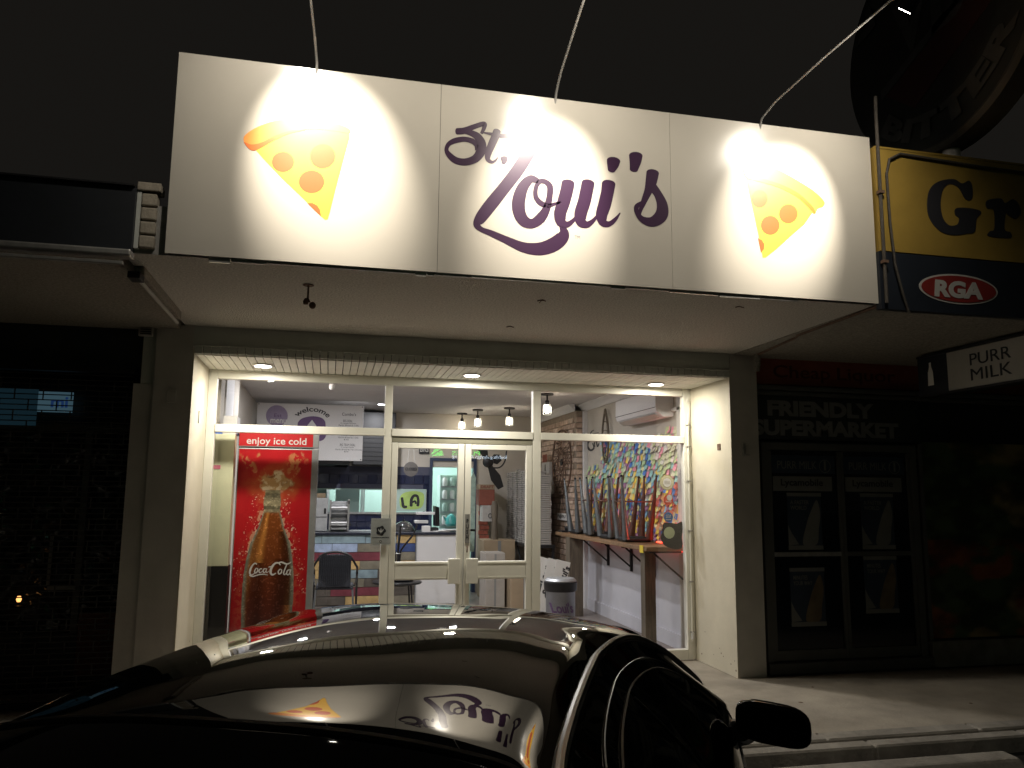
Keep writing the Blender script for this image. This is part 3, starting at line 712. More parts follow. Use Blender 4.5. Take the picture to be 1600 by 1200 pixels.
# ================================================================== RIGHT NEIGHBOUR (supermarket)
rs = thing('supermarket', (6.0, 0, 0), 'dark closed supermarket front at the right with posters on its doors', 'shop')
def W(name, m, *a, **k): return B(*a).build(name, m, rs, **k)
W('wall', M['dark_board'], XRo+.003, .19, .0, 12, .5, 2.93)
W('red_fascia', M['red_fascia'], XRo+.004, .10, 2.68, 12, .188, 2.928)
text('fascia_lettering', 'Cheap', M['red_fascia_text'], rs, (4.13, .099, 2.71), (1, 0, 0), (0, 0, 1), .62, .16, .003, bold=.01)
text('fascia_lettering', 'Liquor', M['red_fascia_text'], rs, (4.83, .099, 2.71), (1, 0, 0), (0, 0, 1), .66, .16, .003, bold=.01)
W('ledge', M['dark_frame'], XRo+.004, .05, 2.62, 12, .189, 2.665, bevel=.01)
W('ledge', M['dark_frame'], XRo+.004, .08, 2.575, 12, .189, 2.612, bevel=.006)
W('name_board', M['dark_board'], XRo+.004, .11, 2.15, 5.72, .188, 2.57)
text('name_lettering', 'FRIENDLY', M['grey_letter'], rs, (4.06, .109, 2.375), (1, 0, 0), (0, 0, 1), 1.17, .150, .004, bold=.05)
text('name_lettering', 'SUPERMARKET', M['grey_letter'], rs, (3.90, .109, 2.185), (1, 0, 0), (0, 0, 1), 1.60, .155, .004, bold=.05)
W('door_frame', M['dark_frame'], 3.97, .09, .10, 4.04, .188, 2.12)
W('door_frame', M['dark_frame'], 5.60, .09, .10, 5.67, .188, 2.12)
W('door_frame', M['dark_frame'], 4.041, .092, 2.05, 5.599, .188, 2.118)
W('threshold', M['dark_frame'], 3.95, .04, .0, 5.70, .188, .10, bevel=.01)
W('plinth', M['red_brick'] if False else M['kerb'], 5.701, .06, 0, 12, .188, .24)
for k, (a, b) in enumerate(((4.045, 4.815), (4.82, 5.595))):
    d = W('door', M['shop_glass_dark'], a, .12, .105, b, .14, 2.045)
    B(a, .10, .11, a+.03, .119, 2.04).build('stile', M['dark_frame'], d); B(b-.03, .10, .11, b, .119, 2.04).build('stile', M['dark_frame'], d)
    B(a+.031, .102, 1.05, b-.031, .119, 1.09).build('push_bar', M['galv'] if k == 0 else M['dark_frame'], d)
    B(a+.031, .102, .11, b-.031, .119, .20).build('bottom_rail', M['dark_frame'], d)
    x0 = a+.06
    B(x0-.02, .114, 1.83, x0+.66, .1185, 2.0).build('milk_strip', M['poster_dark'], d)
    text('milk_lettering', 'PURR MILK', M['poster_pale'], d, (x0+.04, .113, 1.87), (1, 0, 0), (0, 0, 1), .42, .075, .001)
    mb = MB(); mb.tube([(x0+.55+.06*math.cos(w), .1125, 1.90+.06*math.sin(w)) for w in np.linspace(0, 6.0, 20)], .003, 4, closed=True); mb.box(x0+.54, .1095, 1.86, x0+.56, .1115, 1.95); mb.build('milk_emblem', M['poster_pale'], d)
    B(x0-.01, .112, 1.66, x0+.62, .1185, 1.80).build('mobile_strip', M['poster_pale'], d)
    text('mobile_lettering', 'Lycamobile', M['ink'], d, (x0+.07, .1115, 1.69), (1, 0, 0), (0, 0, 1), .45, .085, .001, bold=.02)
    for j, (zb, hh) in enumerate(((1.12, .52), (.42 if k == 0 else .52, .52))):
        xa = x0+.13+.02*k; ob = B(xa, .113, zb, xa+.36, .1185, zb+hh).build('poster', M['poster_dark'], d)
        f_ = lambda u, v, xa=xa, zb=zb, hh=hh: Vector((xa+u*.36, .1125, zb+v*hh))
        flatpoly('poster_shape', [(0, .06), (0, .42), (.10, .28), (.30, .08)], f_, M['poster_pale'], d, NS, .0012, smooth=False)
        flatpoly('poster_shape', [(.42, .08), (.55, .45), (.72, .72), (.88, .88), (.96, .62), (.90, .35), (.82, .08)], f_, M['poster_ochre'] if j else M['poster_pale'], d, NS, .0012)
        B(xa-.005, .1110, zb-.01, xa+.365, .1124, zb+.03).build('poster_band', M['poster_pale'], d)
        B(xa-.005, .1110, zb+hh-.03, xa+.365, .1124, zb+hh+.005).build('poster_band', M['poster_pale'], d)
        text('poster_lettering', 'A FASTER\nWORLD' if j == 0 else 'MINUTES\nYOUR WAY', M['poster_pale'], d, (xa+.03, .1118, zb+hh*.70), (1, 0, 0), (0, 0, 1), .20, .09, .001, bold=.01)
# printed produce photograph in the window right of the doors
def produce(U_, V_):
    a = fbm(U_, V_, 9, 3); b2 = fbm(U_, V_, 6, 9); c = vnoise(U_, V_, 22, 5)
    g = np.stack([.07+.03*c, .10+.05*c, .045+.02*c], -1); rd = np.stack([.30+.1*c, .08+.05*c, .04+0*c], -1); ye = np.stack([.36+.1*c, .25+.1*c, .12+.03*c], -1)
    w1 = np.clip((a-.5)*9, 0, 1)[..., None]*(V_ < .5)[..., None]; w2 = np.clip((b2-.55)*10, 0, 1)[..., None]
    col = g*(1-w2)+ye*w2; return (col*(1-w1)+rd*w1)*(.35+.65*np.clip((fbm(U_, V_, 14, 21)-.35)*4, 0, 1))[..., None]
painted_grid('produce_print', 3.4, 1.9, 170, 95, produce, attrmat('produce_print', .5), rs, (5.74, .10, .26))
W('window_edge', M['dark_frame'], 5.70, .085, .245, 5.735, .12, 2.14)
ra = thing('awning', (6.5, -1.0, 2.9), 'roughcast awning with yellow and navy fascia signs right of the pizza sign', 'awning')
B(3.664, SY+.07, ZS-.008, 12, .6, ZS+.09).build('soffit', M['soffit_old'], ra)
m_ = M['dark_metal']
MB().tube([(3.66, SY+.06, ZS-.012), (3.67, -1.55, ZS-.018), (3.70, -1.0, ZS-.012), (3.74, -.9, ZS-.016), (3.85, -.12, ZS-.012)], [.012, .010, .013, .009, .014], 6).build('seam_flashing', M['rust'], ra)
MB().tube([(3.85, -.10, ZS-.01), (3.852, -.09, ZS-.10), (3.85, -.08, ZS-.17)], [.03, .032, .028], 8).build('drain_stub', M['soffit_old'], ra, smooth=True)
gs = thing('grocery_sign', (4.7, SY, 2.9), 'yellow fascia sign with large dark letters Gr above a navy band with a red oval', 'sign')
B(3.640, SY-.03, 3.295, 9, SY+.03, 4.04).build('panel', M['yellow_sign'], gs)
B(3.628, SY-.025, 2.885, 9, SY+.028, 3.290).build('band', M['navy_sign'], gs)
B(3.64, SY-.034, 4.041, 9, SY+.04, 4.056).build('capping', M['yellow_sign'], gs)
ff = lambda a, b: at(1040+a/2.4, b/2.4, 'Y', SY-.031)
flatpoly('letter_g', [(1078, 672), (1110, 688), (1135, 678), (1148, 695), (1150, 735), (1140, 752), (1122, 745), (1098, 705), (1065, 690), (1040, 710), (1030, 760), (1038, 815), (1062, 845), (1092, 842), (1100, 820), (1085, 805), (1088, 782), (1130, 780), (1172, 788), (1182, 800), (1165, 822), (1158, 868), (1130, 876), (1080, 882), (1030, 868), (992, 825), (980, 775), (988, 715), (1020, 682)], ff, M['ink'], gs, NS, .004)
flatpoly('letter_r', [(1205, 752), (1255, 745), (1272, 762), (1300, 748), (1322, 765), (1330, 800), (1312, 820), (1288, 810), (1275, 800), (1270, 860), (1292, 872), (1290, 892), (1212, 886), (1214, 868), (1232, 858), (1230, 790), (1204, 780)], ff, M['ink'], gs, NS, .004)
for k, (ch, xx) in enumerate((('o', 4.96), ('c', 5.35), ('e', 5.70), ('r', 6.05), ('y', 6.40))): text('letter_'+ch, ch, M['ink'], gs, (xx, SY-.031, 3.50-(.1 if ch == 'y' else 0)), (1, 0, 0), (0, 0, 1), .27, .30, .004, bold=.06)
flatpoly('oval', [(4.26+.325*math.cos(w), 3.062+.108*math.sin(w)) for w in np.linspace(0, 6.1, 28)], lambda a, b: Vector((a, SY-.026, b)), M['sign_white'], gs, NS, .003)
flatpoly('oval_centre', [(4.26+.308*math.cos(w), 3.062+.095*math.sin(w)) for w in np.linspace(0, 6.1, 28)], lambda a, b: Vector((a, SY-.0295, b)), M['red_sign'], gs, NS, .003)
text('oval_lettering', 'RGA', M['sign_white'], gs, (4.05, SY-.033, 2.995), (1, 0, 0), (.12, 0, 1), .40, .125, .003, bold=.05)
# pipe and cable beside the signs
M['drain'] = pmat('weathered_pipe', (.06, .052, .042), .8, var=.3, scale=30)
pp = thing('drain_pipe', (3.70, SY-.05, 2.9), 'rusted thin pipe standing between the pizza sign and the yellow sign', 'pipe')
MB().tube([(3.655, SY-.045, 2.92), (3.655, SY-.045, 4.30), (3.66, SY-.045, 4.42)], .012, 8).build('pipe', M['drain'], pp, smooth=True)
for z in (3.2, 3.7): B(3.635, SY-.066, z, 3.675, SY-.03, z+.02).build('clip', M['rust'], pp)
cb = thing('power_cable', (3.75, SY-.05, 3.0), 'dark cable looping along the top edge of the yellow sign', 'cable')
MB().tube([(3.84, SY-.03, 2.86), (3.78, SY-.05, 3.0), (3.735, SY-.05, 3.2), (3.715, SY-.05, 3.5), (3.71, SY-.05, 3.85), (3.74, SY-.05, 3.96), (3.83, SY-.05, 4.01), (4.1, SY-.05, 4.0), (4.5, SY-.05, 3.985), (5.2, SY-.05, 3.975), (8, SY-.05, 3.97)], .009, 6).build('cable', M['drain'], cb, smooth=True)
# milk box sign hanging under the awning
ms = thing('hanging_sign', (5.3, -1.2, 2.52), 'white light box hanging under the right awning reading purr milk', 'sign')
B(5.30, -2.0, 2.545, 5.44, -.80, 2.885).build('box', M['sign_white'], ms, bevel=.004)
B(5.30, -.799, 2.542, 5.44, -.44, 2.888).build('end_panel', M['navy_sign'], ms, bevel=.004)
B(5.29, -2.02, 2.886, 5.45, -.44, 2.905).build('frame', M['dark_metal'], ms); B(5.29, -2.02, 2.525, 5.45, -.44, 2.543).build('frame', M['dark_metal'], ms)
MB().prism([Vector((5.298, -.60+a, 2.62+b)) for a, b in ((-.035, 0), (.035, 0), (.03, .12), (.012, .17), (.012, .21), (-.012, .21), (-.012, .17), (-.03, .12))], (-.002, 0, 0)).build('bottle', M['paper'], ms)
text('lettering', 'PURR', M['navy_sign'], ms, (5.299, -1.06, 2.73), (0, -1, 0), (0, 0, 1), .42, .10, .002, bold=0)
text('lettering', 'MILK', M['navy_sign'], ms, (5.299, -1.06, 2.60), (0, -1, 0), (0, 0, 1), .42, .10, .002, bold=0)
# round beer sign on its post
X0 = 4.28; rc = Vector((X0, -2.0, 5.14)); Rr = .98
bs = thing('round_sign', (X0, -2.0, 4.0), 'big unlit round beer sign on a post above the yellow sign', 'sign')
MB().lathe([(Rr-.03, .0), (Rr, .03), (Rr, .20), (Rr-.03, .23)], rc, 56, (1, 0, 0)).build('drum', pmat('sign_drum', (.07, .065, .055), .6, var=.15), bs, smooth=True)
MB().lathe([(Rr-.04, 0), (Rr-.05, .004)], rc-Vector((.006, 0, 0)), 56, (1, 0, 0)).build('face', pmat('dark_green_face', (.022, .024, .021), .6), bs)
MB().lathe([(.62, 0), (.61, .003)], rc-Vector((.012, 0, 0)), 48, (1, 0, 0)).build('inner_face', pmat('face_centre', (.022, .019, .017), .6), bs)
fb = lambda a, b: rc+Vector((-.014, -a, b))     # a runs to the right as read from the left side
fm = pmat('faded_letter', (.06, .06, .055), .6, var=.3)
flatpoly('red_band', [(-.50, -.32), (.5, .06), (.58, -.16), (-.2, -.57)], fb, pmat('faded_red', (.05, .012, .010), .6), bs, (-1, 0, 0), .002, smooth=False)
flatpoly('white_band', [(-.56, -.25), (.56, .16), (.55, .10), (-.55, -.33)], fb, fm, bs, (-1, 0, 0), .003, smooth=False)
text('monogram', 'VB', fm, bs, fb(-.40, -.10), (0, -1, 0), (0, 0, 1), .75, .52, .003, bold=.03)
def ring_text(w0, w1, r0, r1, bottom):
    def fn(u, v, w, h):
        a = w0+(w1-w0)*u/w; r = (r0+(r1-r0)*v/h)
        return r*np.cos(a), r*np.sin(a)
    return fn
text('ring_lettering', 'BITTER', fm, bs, rc+Vector((-.014, 0, 0)), (0, -1, 0), (0, 0, 1), 1, 1, .003, bold=.05, curve=ring_text(R(-135), R(-25), .86, .68, True))
text('ring_lettering', 'VICTORIA', fm, bs, rc+Vector((-.014, 0, 0)), (0, -1, 0), (0, 0, 1), 1, 1, .003, bold=.05, curve=ring_text(R(160), R(20), .68, .86, False))
MB().tube([(X0+.12, -1.98, 4.0), (X0+.12, -1.98, 4.24)], .06, 14).build('post', M['pole'], bs, smooth=True)

# ================================================================== THINGS INSIDE THE SHOP
# ---- drinks fridge with printed door
FX0, FX1, FY, FZ = -.86, -.17, 1.20, 2.20
fr = thing('drinks_fridge', (-.5, 1.55, 0), 'tall red cola drinks fridge behind the left window', 'fridge')
B(FX0, FY+.03, .0, FX1, FY+.70, FZ).build('body', M['steel_matt'], fr, bevel=.01)
B(FX0, FY-.004, .05, FX1+.052, FY+.029, 2.02).build('door', M['steel_matt'], fr, bevel=.006)
B(FX0, FY-.006, 2.03, FX1+.052, FY+.029, FZ).build('header', M['steel_matt'], fr, bevel=.006)
W_, H_ = FX1-FX0-.02, 1.93
def sstep(a, b, x): t = np.clip((x-a)/(b-a), 0, 1); return t*t*(3-2*t)
prof_v = np.array([0, .10, .22, .31, .40, .47, .54, .62, .68, .705, .735, .76, .775, .80])      # height on the door print
prof_w = np.array([.30, .325, .340, .345, .335, .31, .27, .175, .125, .11, .118, .115, .105, .10])
def colaprint(U_, V_):
    n1 = fbm(U_*1.0, V_*2.8, 9, 31, 5); n2 = fbm(U_, V_*2.8, 26, 37, 4)
    red = np.array([.56, .016, .022]); col = np.ones(U_.shape+(3,))*red*(.85+.3*fbm(U_, V_, 3, 2)[..., None])
    mixc = lambda c, k, m: c*(1-m[..., None])+np.array(k)*m[..., None]
    x = (U_-.485); hw = np.interp(V_, prof_v, prof_w); t = x/hw
    # splash above the neck: two arms and a crown of liquid
    r_ = np.sqrt(((U_-.52)/.24)**2+((V_-.835)/.060)**2)
    for (ax, ay, bx, by, wd) in ((.40, .82, .08, .955, .030), (.42, .84, .27, .965, .022), (.62, .84, .86, .975, .030), (.66, .86, .76, .985, .018), (.60, .80, .90, .93, .02)):
        tt = np.clip(((U_-ax)*(bx-ax)+(V_-ay)*(by-ay)*1.0)/((bx-ax)**2+(by-ay)**2), 0, 1)
        dd = np.sqrt((U_-ax-tt*(bx-ax))**2+((V_-ay-tt*(by-ay))*2.2)**2)
        m = (1-sstep(wd*.1, wd*(.9+1.9*n2), dd+.10*(n1-.5)*2))*(n2 > .44)
        col = mixc(col, (.62, .30, .12), m*.72); col = mixc(col, (.85, .62, .38), m*(n1 > .55)*.6)
    halo = (1-sstep(.8, 2.1, r_+(n1-.5)*1.4)); col = mixc(col, (.60, .16, .05), halo*.6)
    m = 1-sstep(.75, 1.0, r_+(n1-.5)*.9); col = mixc(col, (.66, .40, .18), m); col = mixc(col, (.88, .72, .50), m*sstep(.48, .62, n2)); col = mixc(col, (.32, .13, .04), m*sstep(.55, .68, n1))
    # droplets and side splash
    sp = (vnoise(U_, V_*2.8, 55, 71) > .86)*(np.abs(x) > hw)*(np.abs(x) < hw+.17)*(V_ > .30)*(V_ < .78); col = mixc(col, (.85, .62, .48), sp*.8)
    edge = (np.abs(t) > .95)*(np.abs(x) < hw+.05*sstep(.3, .7, n2))*(V_ > .50)*(V_ < .70); col = mixc(col, (.78, .58, .40), edge*.9)
    mist = (1-sstep(.02, .15, np.abs(np.abs(x)-hw)))*(n2 > .5)*(V_ < .8); col = mixc(col, (.62, .12, .06), mist*.55)
    # bottle
    ins = (np.abs(t) < 1)*(V_ < .80)
    a = np.abs(t); dark = np.array([.13, .022, .010]); amber = np.array([.38, .15, .035]); glass = np.array([.30, .32, .25])
    up = sstep(.15, .68, V_); body = dark*(1-up)[..., None]*1.0+np.array([.26, .07, .014])*up[..., None]
    flute = .5+.5*np.cos(t*7.5); body = body*(.65+.55*flute*(V_ < .47)+.5*(V_ >= .47))[..., None]
    k = sstep(.62, .95, np.abs(t+.10*np.sin(V_*9))); body = body*(1-k[..., None])+amber*k[..., None]*(.7+.6*n1[..., None])
    shine = np.exp(-((t+.45)/.16)**2)*(V_ > .45)*(V_ < .70); body = body+shine[..., None]*np.array([.45, .22, .05])
    shd = sstep(.25, .8, t)*(V_ > .25)*(V_ < .60); body = body*(1-.65*shd[..., None])
    g = sstep(.80, .97, a); body = body*(1-g[..., None])+glass*(.6+.9*n2)[..., None]*g[..., None]
    neck = sstep(.685, .70, V_)
    nk = np.array([.38, .33, .20])*(.5+1.1*n2)[..., None]; body = body*(1-neck[..., None])+nk*neck[..., None]
    ring = (np.abs(V_-.775) < .010)+(np.abs(V_-.715) < .008); body = body*(1-.45*ring[..., None])
    dr = (vnoise(U_, V_*2.8, 62, 43) > .80)[..., None]; body = np.where(dr, body*1.5+.04, body)*.78
    return np.where(ins[..., None], body, col)
painted_grid('cola_print', W_, H_, 180, 440, colaprint, attrmat('door_print', .30, .2), fr, (FX0+.01, FY-.0052, .08))
B(FX0+.005, FY-.0075, 2.04, FX1-.005, FY-.0062, FZ-.01).build('header_print', pmat('cola_red', (.60, .02, .025), .4, var=.05), fr)
text('header_lettering', 'enjoy ice cold', M['paper'], fr, at(385, 697, 'Y', FY-.0078), (1, 0, 0), (0, 0, 1), .55, .088, .001, bold=.012)
cc = lambda a, b: at(300+a/5, 760+b/5, 'Y', FY-.0056)
strokes('script_lettering', [[(505, 608, 5), (492, 600, 5), (472, 618, 6), (456, 650, 8), (452, 680, 7), (468, 692, 5), (492, 676, 3)],
    [(500, 640, 4), (489, 662, 5), (497, 676, 5), (512, 662, 5), (513, 642, 4), (500, 640, 4)], [(545, 644, 4), (532, 645, 4), (523, 662, 5), (531, 675, 4), (548, 664, 2)],
    [(575, 642, 4), (560, 648, 5), (556, 666, 5), (566, 674, 4), (580, 656, 3), (584, 640, 4), (579, 664, 4), (586, 674, 3), (600, 660, 2)],
    [(448, 694, 4), (475, 703, 5), (520, 690, 4), (560, 686, 4), (592, 692, 2)], [(600, 630, 4), (618, 626, 4)],
    [(690, 614, 4), (676, 598, 6), (648, 602, 7), (622, 635, 9), (614, 670, 9), (628, 690, 7), (655, 678, 4)], [(676, 598, 4), (700, 592, 6), (740, 606, 6), (768, 596, 4), (772, 588, 2)],
    [(688, 646, 4), (674, 664, 5), (680, 684, 5), (697, 674, 5), (700, 652, 4), (688, 646, 4)], [(744, 602, 4), (728, 640, 5), (716, 676, 5), (724, 690, 4), (736, 676, 2)],
    [(764, 650, 4), (746, 658, 5), (740, 682, 5), (752, 690, 4), (766, 668, 3), (772, 648, 5), (764, 680, 5), (772, 692, 3)]], cc, M['paper'], fr, NS, base=.0012)
# ---- pale cabinet at the far left
cb_ = thing('cabinet', (-.99, 1.5, 0), 'pale green cabinet with black base at the far left behind the glass', 'cabinet')
q = at(317, 885, 'Y', 1.02).z
B(-1.098, 1.02, q, -.875, 1.19, 2.135).build('panel', M['green_panel'], cb_, bevel=.004)
B(-1.10, 1.025, 0.005, -.868, 1.195, q-.002).build('base', M['black'], cb_, bevel=.004)
p = at(330, 730, 'Y', 1.018)
B(p.x-.01, 1.0165, p.z-.015, p.x+.08, 1.0195, p.z+.02).build('pink_tag', pmat('pink_tag', (.75, .20, .30), .6), cb_)
wb = thing('white_box', (-.94, 1.2, 2.14), 'small white box standing on top of the pale green cabinet', 'box')
a_ = at(347, 685, 'Y', 1.10); b_ = at(371, 650, 'Y', 1.10)
B(a_.x, 1.10, 2.14, b_.x, 1.35, b_.z+.0).build('carton', M['white'], wb, bevel=.004)
B(b_.x-.001, 1.12, 2.142, b_.x+.022, 1.33, b_.z-.17).build('blue_tape', M['blue_tape'], wb)
B(-1.085, 1.09, 2.137, a_.x-.003, 1.13, 2.225).build('blue_wrap', M['blue_tape'], wb)
# ---- menu board hung from the ceiling
mbd = thing('menu_board', (-.3, 5.0, 2.07), 'white hanging menu board reading welcome above the counter', 'menu board')
MY = 5.0; TR = at(570, 636, 'Y', MY); BR = at(565, 720, 'Y', MY)
B(-1.05, MY, 2.065, .44, MY+.02, 2.87).build('board', M['white'], mbd, bevel=.003)
fm_ = lambda a, b: at(320+a/5, 560+b/5, 'Y', MY-.0005)
flatpoly('round_logo', [(563+85*math.cos(w), 448+82*math.sin(w)) for w in np.linspace(0, 6.0, 24)], fm_, M['purple_pale'], mbd, NS, .003)
text('logo_lettering', 'Est', M['purple_mid'], mbd, fm_(543, 458)+Vector((0, -.004, 0)), (1, 0, 0), (0, 0, 1), .10, .05, .002)
text('logo_lettering', 'menu', M['paper'], mbd, fm_(512, 505)+Vector((0, -.004, 0)), (1, 0, 0), (0, 0, 1), .22, .06, .002, bold=.02)
flatpoly('badge', [(725, 525), (735, 490), (770, 465), (840, 452), (905, 462), (938, 490), (945, 540), (950, 590), (930, 632), (880, 650), (800, 650), (740, 620)], fm_, M['purple_mid'], mbd, NS, .003)
flatpoly('badge_mark', [(800, 525), (838, 480), (870, 525), (900, 600), (850, 640), (790, 610)], lambda a, b: fm_(a, b)+Vector((0, -.004, 0)), M['white'], mbd, NS, .003, smooth=False)
def arc_t(u, v, w, h):
    a = R(142)-(R(142)-R(38))*u/w; r = .26+.085*v/h; return r*np.cos(a), r*np.sin(a)*.85
text('welcome_lettering', 'welcome', M['ink'], mbd, fm_(838, 535)+Vector((0, 0, 0)), (1, 0, 0), (0, 0, 1), 1, 1, .003, bold=.015, curve=arc_t)
for (a, b, w, h, tx_) in ((1072, 447, .20, .045, "Combo's"), (1082, 497, .13, .035, 'BIG DEAL'), (1060, 512, .22, .02, '2 Large Pizzas'), (1045, 527, .29, .02, 'Garlic Bread & 1.25L'), (1065, 606, .18, .02, '3 Large Pizzas'), (1042, 622, .29, .02, 'Garlic Bread & 1.25L'), (1085, 640, .07, .02, '$35'), (1055, 684, .22, .035, 'BIG TEAM DEAL'), (1065, 700, .18, .02, '5 Large Pizzas'), (1018, 716, .38, .02, 'Garlic Bread & Two Drinks'), (1088, 734, .06, .02, '$50')):
    text('price_lettering', tx_, M['ink'], mbd, fm_(a, b), (1, 0, 0), (0, 0, 1), w, h, .001)
for a, b in ((-1.03, 2.85), (.42, 2.85), (.42, 2.085), (-1.03, 2.085)): MB().lathe([(.008, 0), (.008, .006)], (a, MY-.001, b), 8, (0, -1, 0)).build('screw', M['dark_metal'], mbd)
# range hoods, wall box
rh = thing('range_hood', (0, 5.9, 2.0), 'black sloping extractor hood under the menu board', 'extractor hood')
MB().prism([Vector((-1.0, y, z)) for y, z in ((5.2, 2.02), (5.2, 2.12), (5.6, 2.7), (6.48, 2.7), (6.48, 2.02))], (1.25, 0, 0)).build('hood', M['black'], rh)
MB().prism([Vector((.26, y, z)) for y, z in ((5.5, 2.02), (5.5, 2.10), (6.48, 2.10), (6.48, 2.02))], (-.2, 0, 0)).build('lip', M['dark_metal'], rh)
hd = thing('wall_duct', (.75, 6.3, 2.04), 'black boxed duct above the navy tiles left of the doorway', 'duct')
B(.34, 6.1, 2.05, 1.0, 6.49, 2.90).build('duct', M['black'], hd, bevel=.01)
for k in range(6): B(.42, 6.09, 2.12+k*.07, .92, 6.099, 2.14+k*.07).build('louvre', M['dark_metal'], hd)
cs = thing('closed_sign', (1.15, 5.6, 1.9), 'round dark sign reading closed hanging on two cords', 'sign')
p = at(642, 733, 'Y', 5.6)
MB().lathe([(.112, -.006), (.112, .006)], p, 28, (0, 1, 0)).build('disc', pmat('brown_grey_disc', (.12, .11, .10), .7), cs)
text('lettering', 'CLOSED', M['ink'], cs, p+Vector((-.09, -.0065, -.02)), (1, 0, 0), (0, 0, 1), .18, .045, .002, bold=.03)
for s in (-1, 1): MB().tube([p+Vector((s*.06, 0, .09)), p+Vector((s*.02, 0, .42))], .004, 5).build('cord', M['sign_white'], cs)
bg_ = thing('big_sign', (1.6, 6.45, 2.4), 'small framed sign reading big high above the kitchen doorway', 'sign')
p = at(655, 709, 'Y', YB-.02); p2 = at(671, 695, 'Y', YB-.02)
B(p.x, YB-.022, p.z, p2.x, YB-.001, p2.z).build('plate', M['dark_metal'], bg_)
text('lettering', 'BIG', M['sign_white'], bg_, p+Vector((.015, -.003, .03)), (1, 0, 0), (0, 0, 1), (p2.x-p.x)-.03, (p2.z-p.z)-.06, .003, bold=.03)
# ---- lime poster in the hatch
lp = thing('lime_poster', (1.33, 6.48, 1.3), 'lime green hand painted poster reading LA in the hatch', 'poster')
a_ = at(620, 799, 'Y', 6.45); b_ = at(666, 766, 'Y', 6.45)
B(a_.x-.03, 6.452, a_.z, b_.x, 6.458, b_.z).build('sheet', M['mint'], lp)
fl = lambda a, b: at(560+a/5.217, 570+b/5.217, 'Y', 6.4515)
flatpoly('splash', [(400, 1035), (470, 1030), (530, 1050), (535, 1110), (510, 1165), (430, 1180), (350, 1165), (335, 1110), (350, 1060)], fl, M['lime'], lp, NS, .0008)
strokes('lettering', [[(355, 1085, 11), (360, 1120, 11), (368, 1155, 12), (392, 1158, 10)], [(430, 1150, 12), (432, 1100, 12), (452, 1068, 11), (480, 1072, 11), (488, 1110, 11), (484, 1148, 12)], [(440, 1120, 8), (462, 1112, 8), (468, 1130, 8)]], fl, M['ink'], lp, NS)
# ---- serving counter of painted boards
CY = 5.2
ct = thing('serving_counter', (.8, 5.6, 0), 'serving counter faced with patchwork painted boards and a white end panel', 'counter')
B(-1.0, CY+.02, .004, 1.285, CY+.66, 1.0).build('carcass', M['wood_grey'], ct)
B(1.29, CY-.01, .004, 2.05, CY+.66, 1.002).build('white_end', M['white'], ct, bevel=.004)
B(-1.02, CY-.05, 1.003, 2.08, CY+.70, 1.04).build('top', M['counter_top'], ct, bevel=.006)
B(-1.0, CY+.25, 1.041, .95, CY+.68, 1.046).build('steel_mat', M['steel_matt'], ct)
B(1.272, CY-.014, .004, 1.289, CY+.02, 1.0).build('edge_strip', M['steel_matt'], ct)
bc = {'y': (.55, .38, .16), 'b': (.24, .33, .37), 'l': (.34, .42, .58), 'm': (.18, .035, .05), 'g': (.21, .19, .14), 'd': (.10, .085, .07), 'n': (.04, .07, .20), 'w': (.40, .42, .46)}
bm_ = {k: pmat('board_paint_'+k, c, .7, var=.30, scale=6, bump=.15) for k, c in bc.items()}
rowsP = ['ybbby', 'lllgn', 'gmmmg', 'yyygy', 'bbybd', 'dggdg', 'mdmmd', 'ggdyg']
for r, cs_ in enumerate(rowsP):
    z1_ = 1.0-r*.124; xx = -1.0; k = 0
    while xx < 1.26:
        w = [.52, .40, .62, .45, .36][(k+r*2) % 5]; x1 = min(xx+w, 1.27)
        if x1-xx > .03: B(xx, CY-.002-.006*((k*7+r*3) % 3), z1_-.118, x1-.005, CY+.019, z1_).build('board', bm_[cs_[k % 5]], ct, bevel=.003)
        xx += w; k += 1
# things on the counter
def onc(px, py=None): return at(px, 828, 'Y', 5.45)
pz = thing('dough_roller', (.24, 5.5, 1.046), 'stainless dough roller standing on the counter', 'machine')
a_ = at(513, 828, 'Y', 5.45).x; b_ = at(545, 828, 'Y', 5.45).x
B(a_, 5.40, 1.047, a_+.03, 5.70, 1.50).build('side', M['steel'], pz, bevel=.004)
B(b_-.03, 5.40, 1.047, b_, 5.70, 1.51).build('side', M['steel'], pz, bevel=.004)
B(a_+.031, 5.52, 1.05, b_-.031, 5.70, 1.48).build('body', M['steel_matt'], pz, bevel=.004)
for z in (1.16, 1.38): MB().tube([(a_+.031, 5.47, z), (b_-.031, 5.47, z)], .048, 14).build('roller', M['steel'], pz, smooth=True)
MB().prism([Vector((a_+.035, y, z)) for y, z in ((5.36, 1.30), (5.50, 1.24), (5.50, 1.25), (5.36, 1.31))], (b_-a_-.07, 0, 0)).build('chute', M['steel'], pz)
MB().prism([Vector((a_+.035, y, z)) for y, z in ((5.34, 1.07), (5.50, 1.10), (5.50, 1.115), (5.34, 1.085))], (b_-a_-.07, 0, 0)).build('tray', M['steel'], pz)
B(b_+.001, 5.44, 1.12, b_+.03, 5.5, 1.16).build('knob', M['black'], pz)
B(b_-.022, 5.395, 1.44, b_-.004, 5.3995, 1.49).build('switch_plate', M['black'], pz)
ov = thing('oven', (-.02, 5.5, 1.046), 'tall steel oven beside the dough roller on the counter', 'oven')
B(-.26, 5.36, 1.047, a_-.02, 5.80, 1.53).build('body', M['steel_matt'], ov, bevel=.008)
B(-.25, 5.35, 1.25, a_-.03, 5.359, 1.258).build('seam', M['dark_metal'], ov); B(-.07, 5.348, 1.30, -.04, 5.359, 1.38).build('grip', M['black'], ov)
B(-.2, 5.45, 1.531, a_-.06, 5.7, 1.60).build('tray_stack', M['card'], ov, bevel=.004)
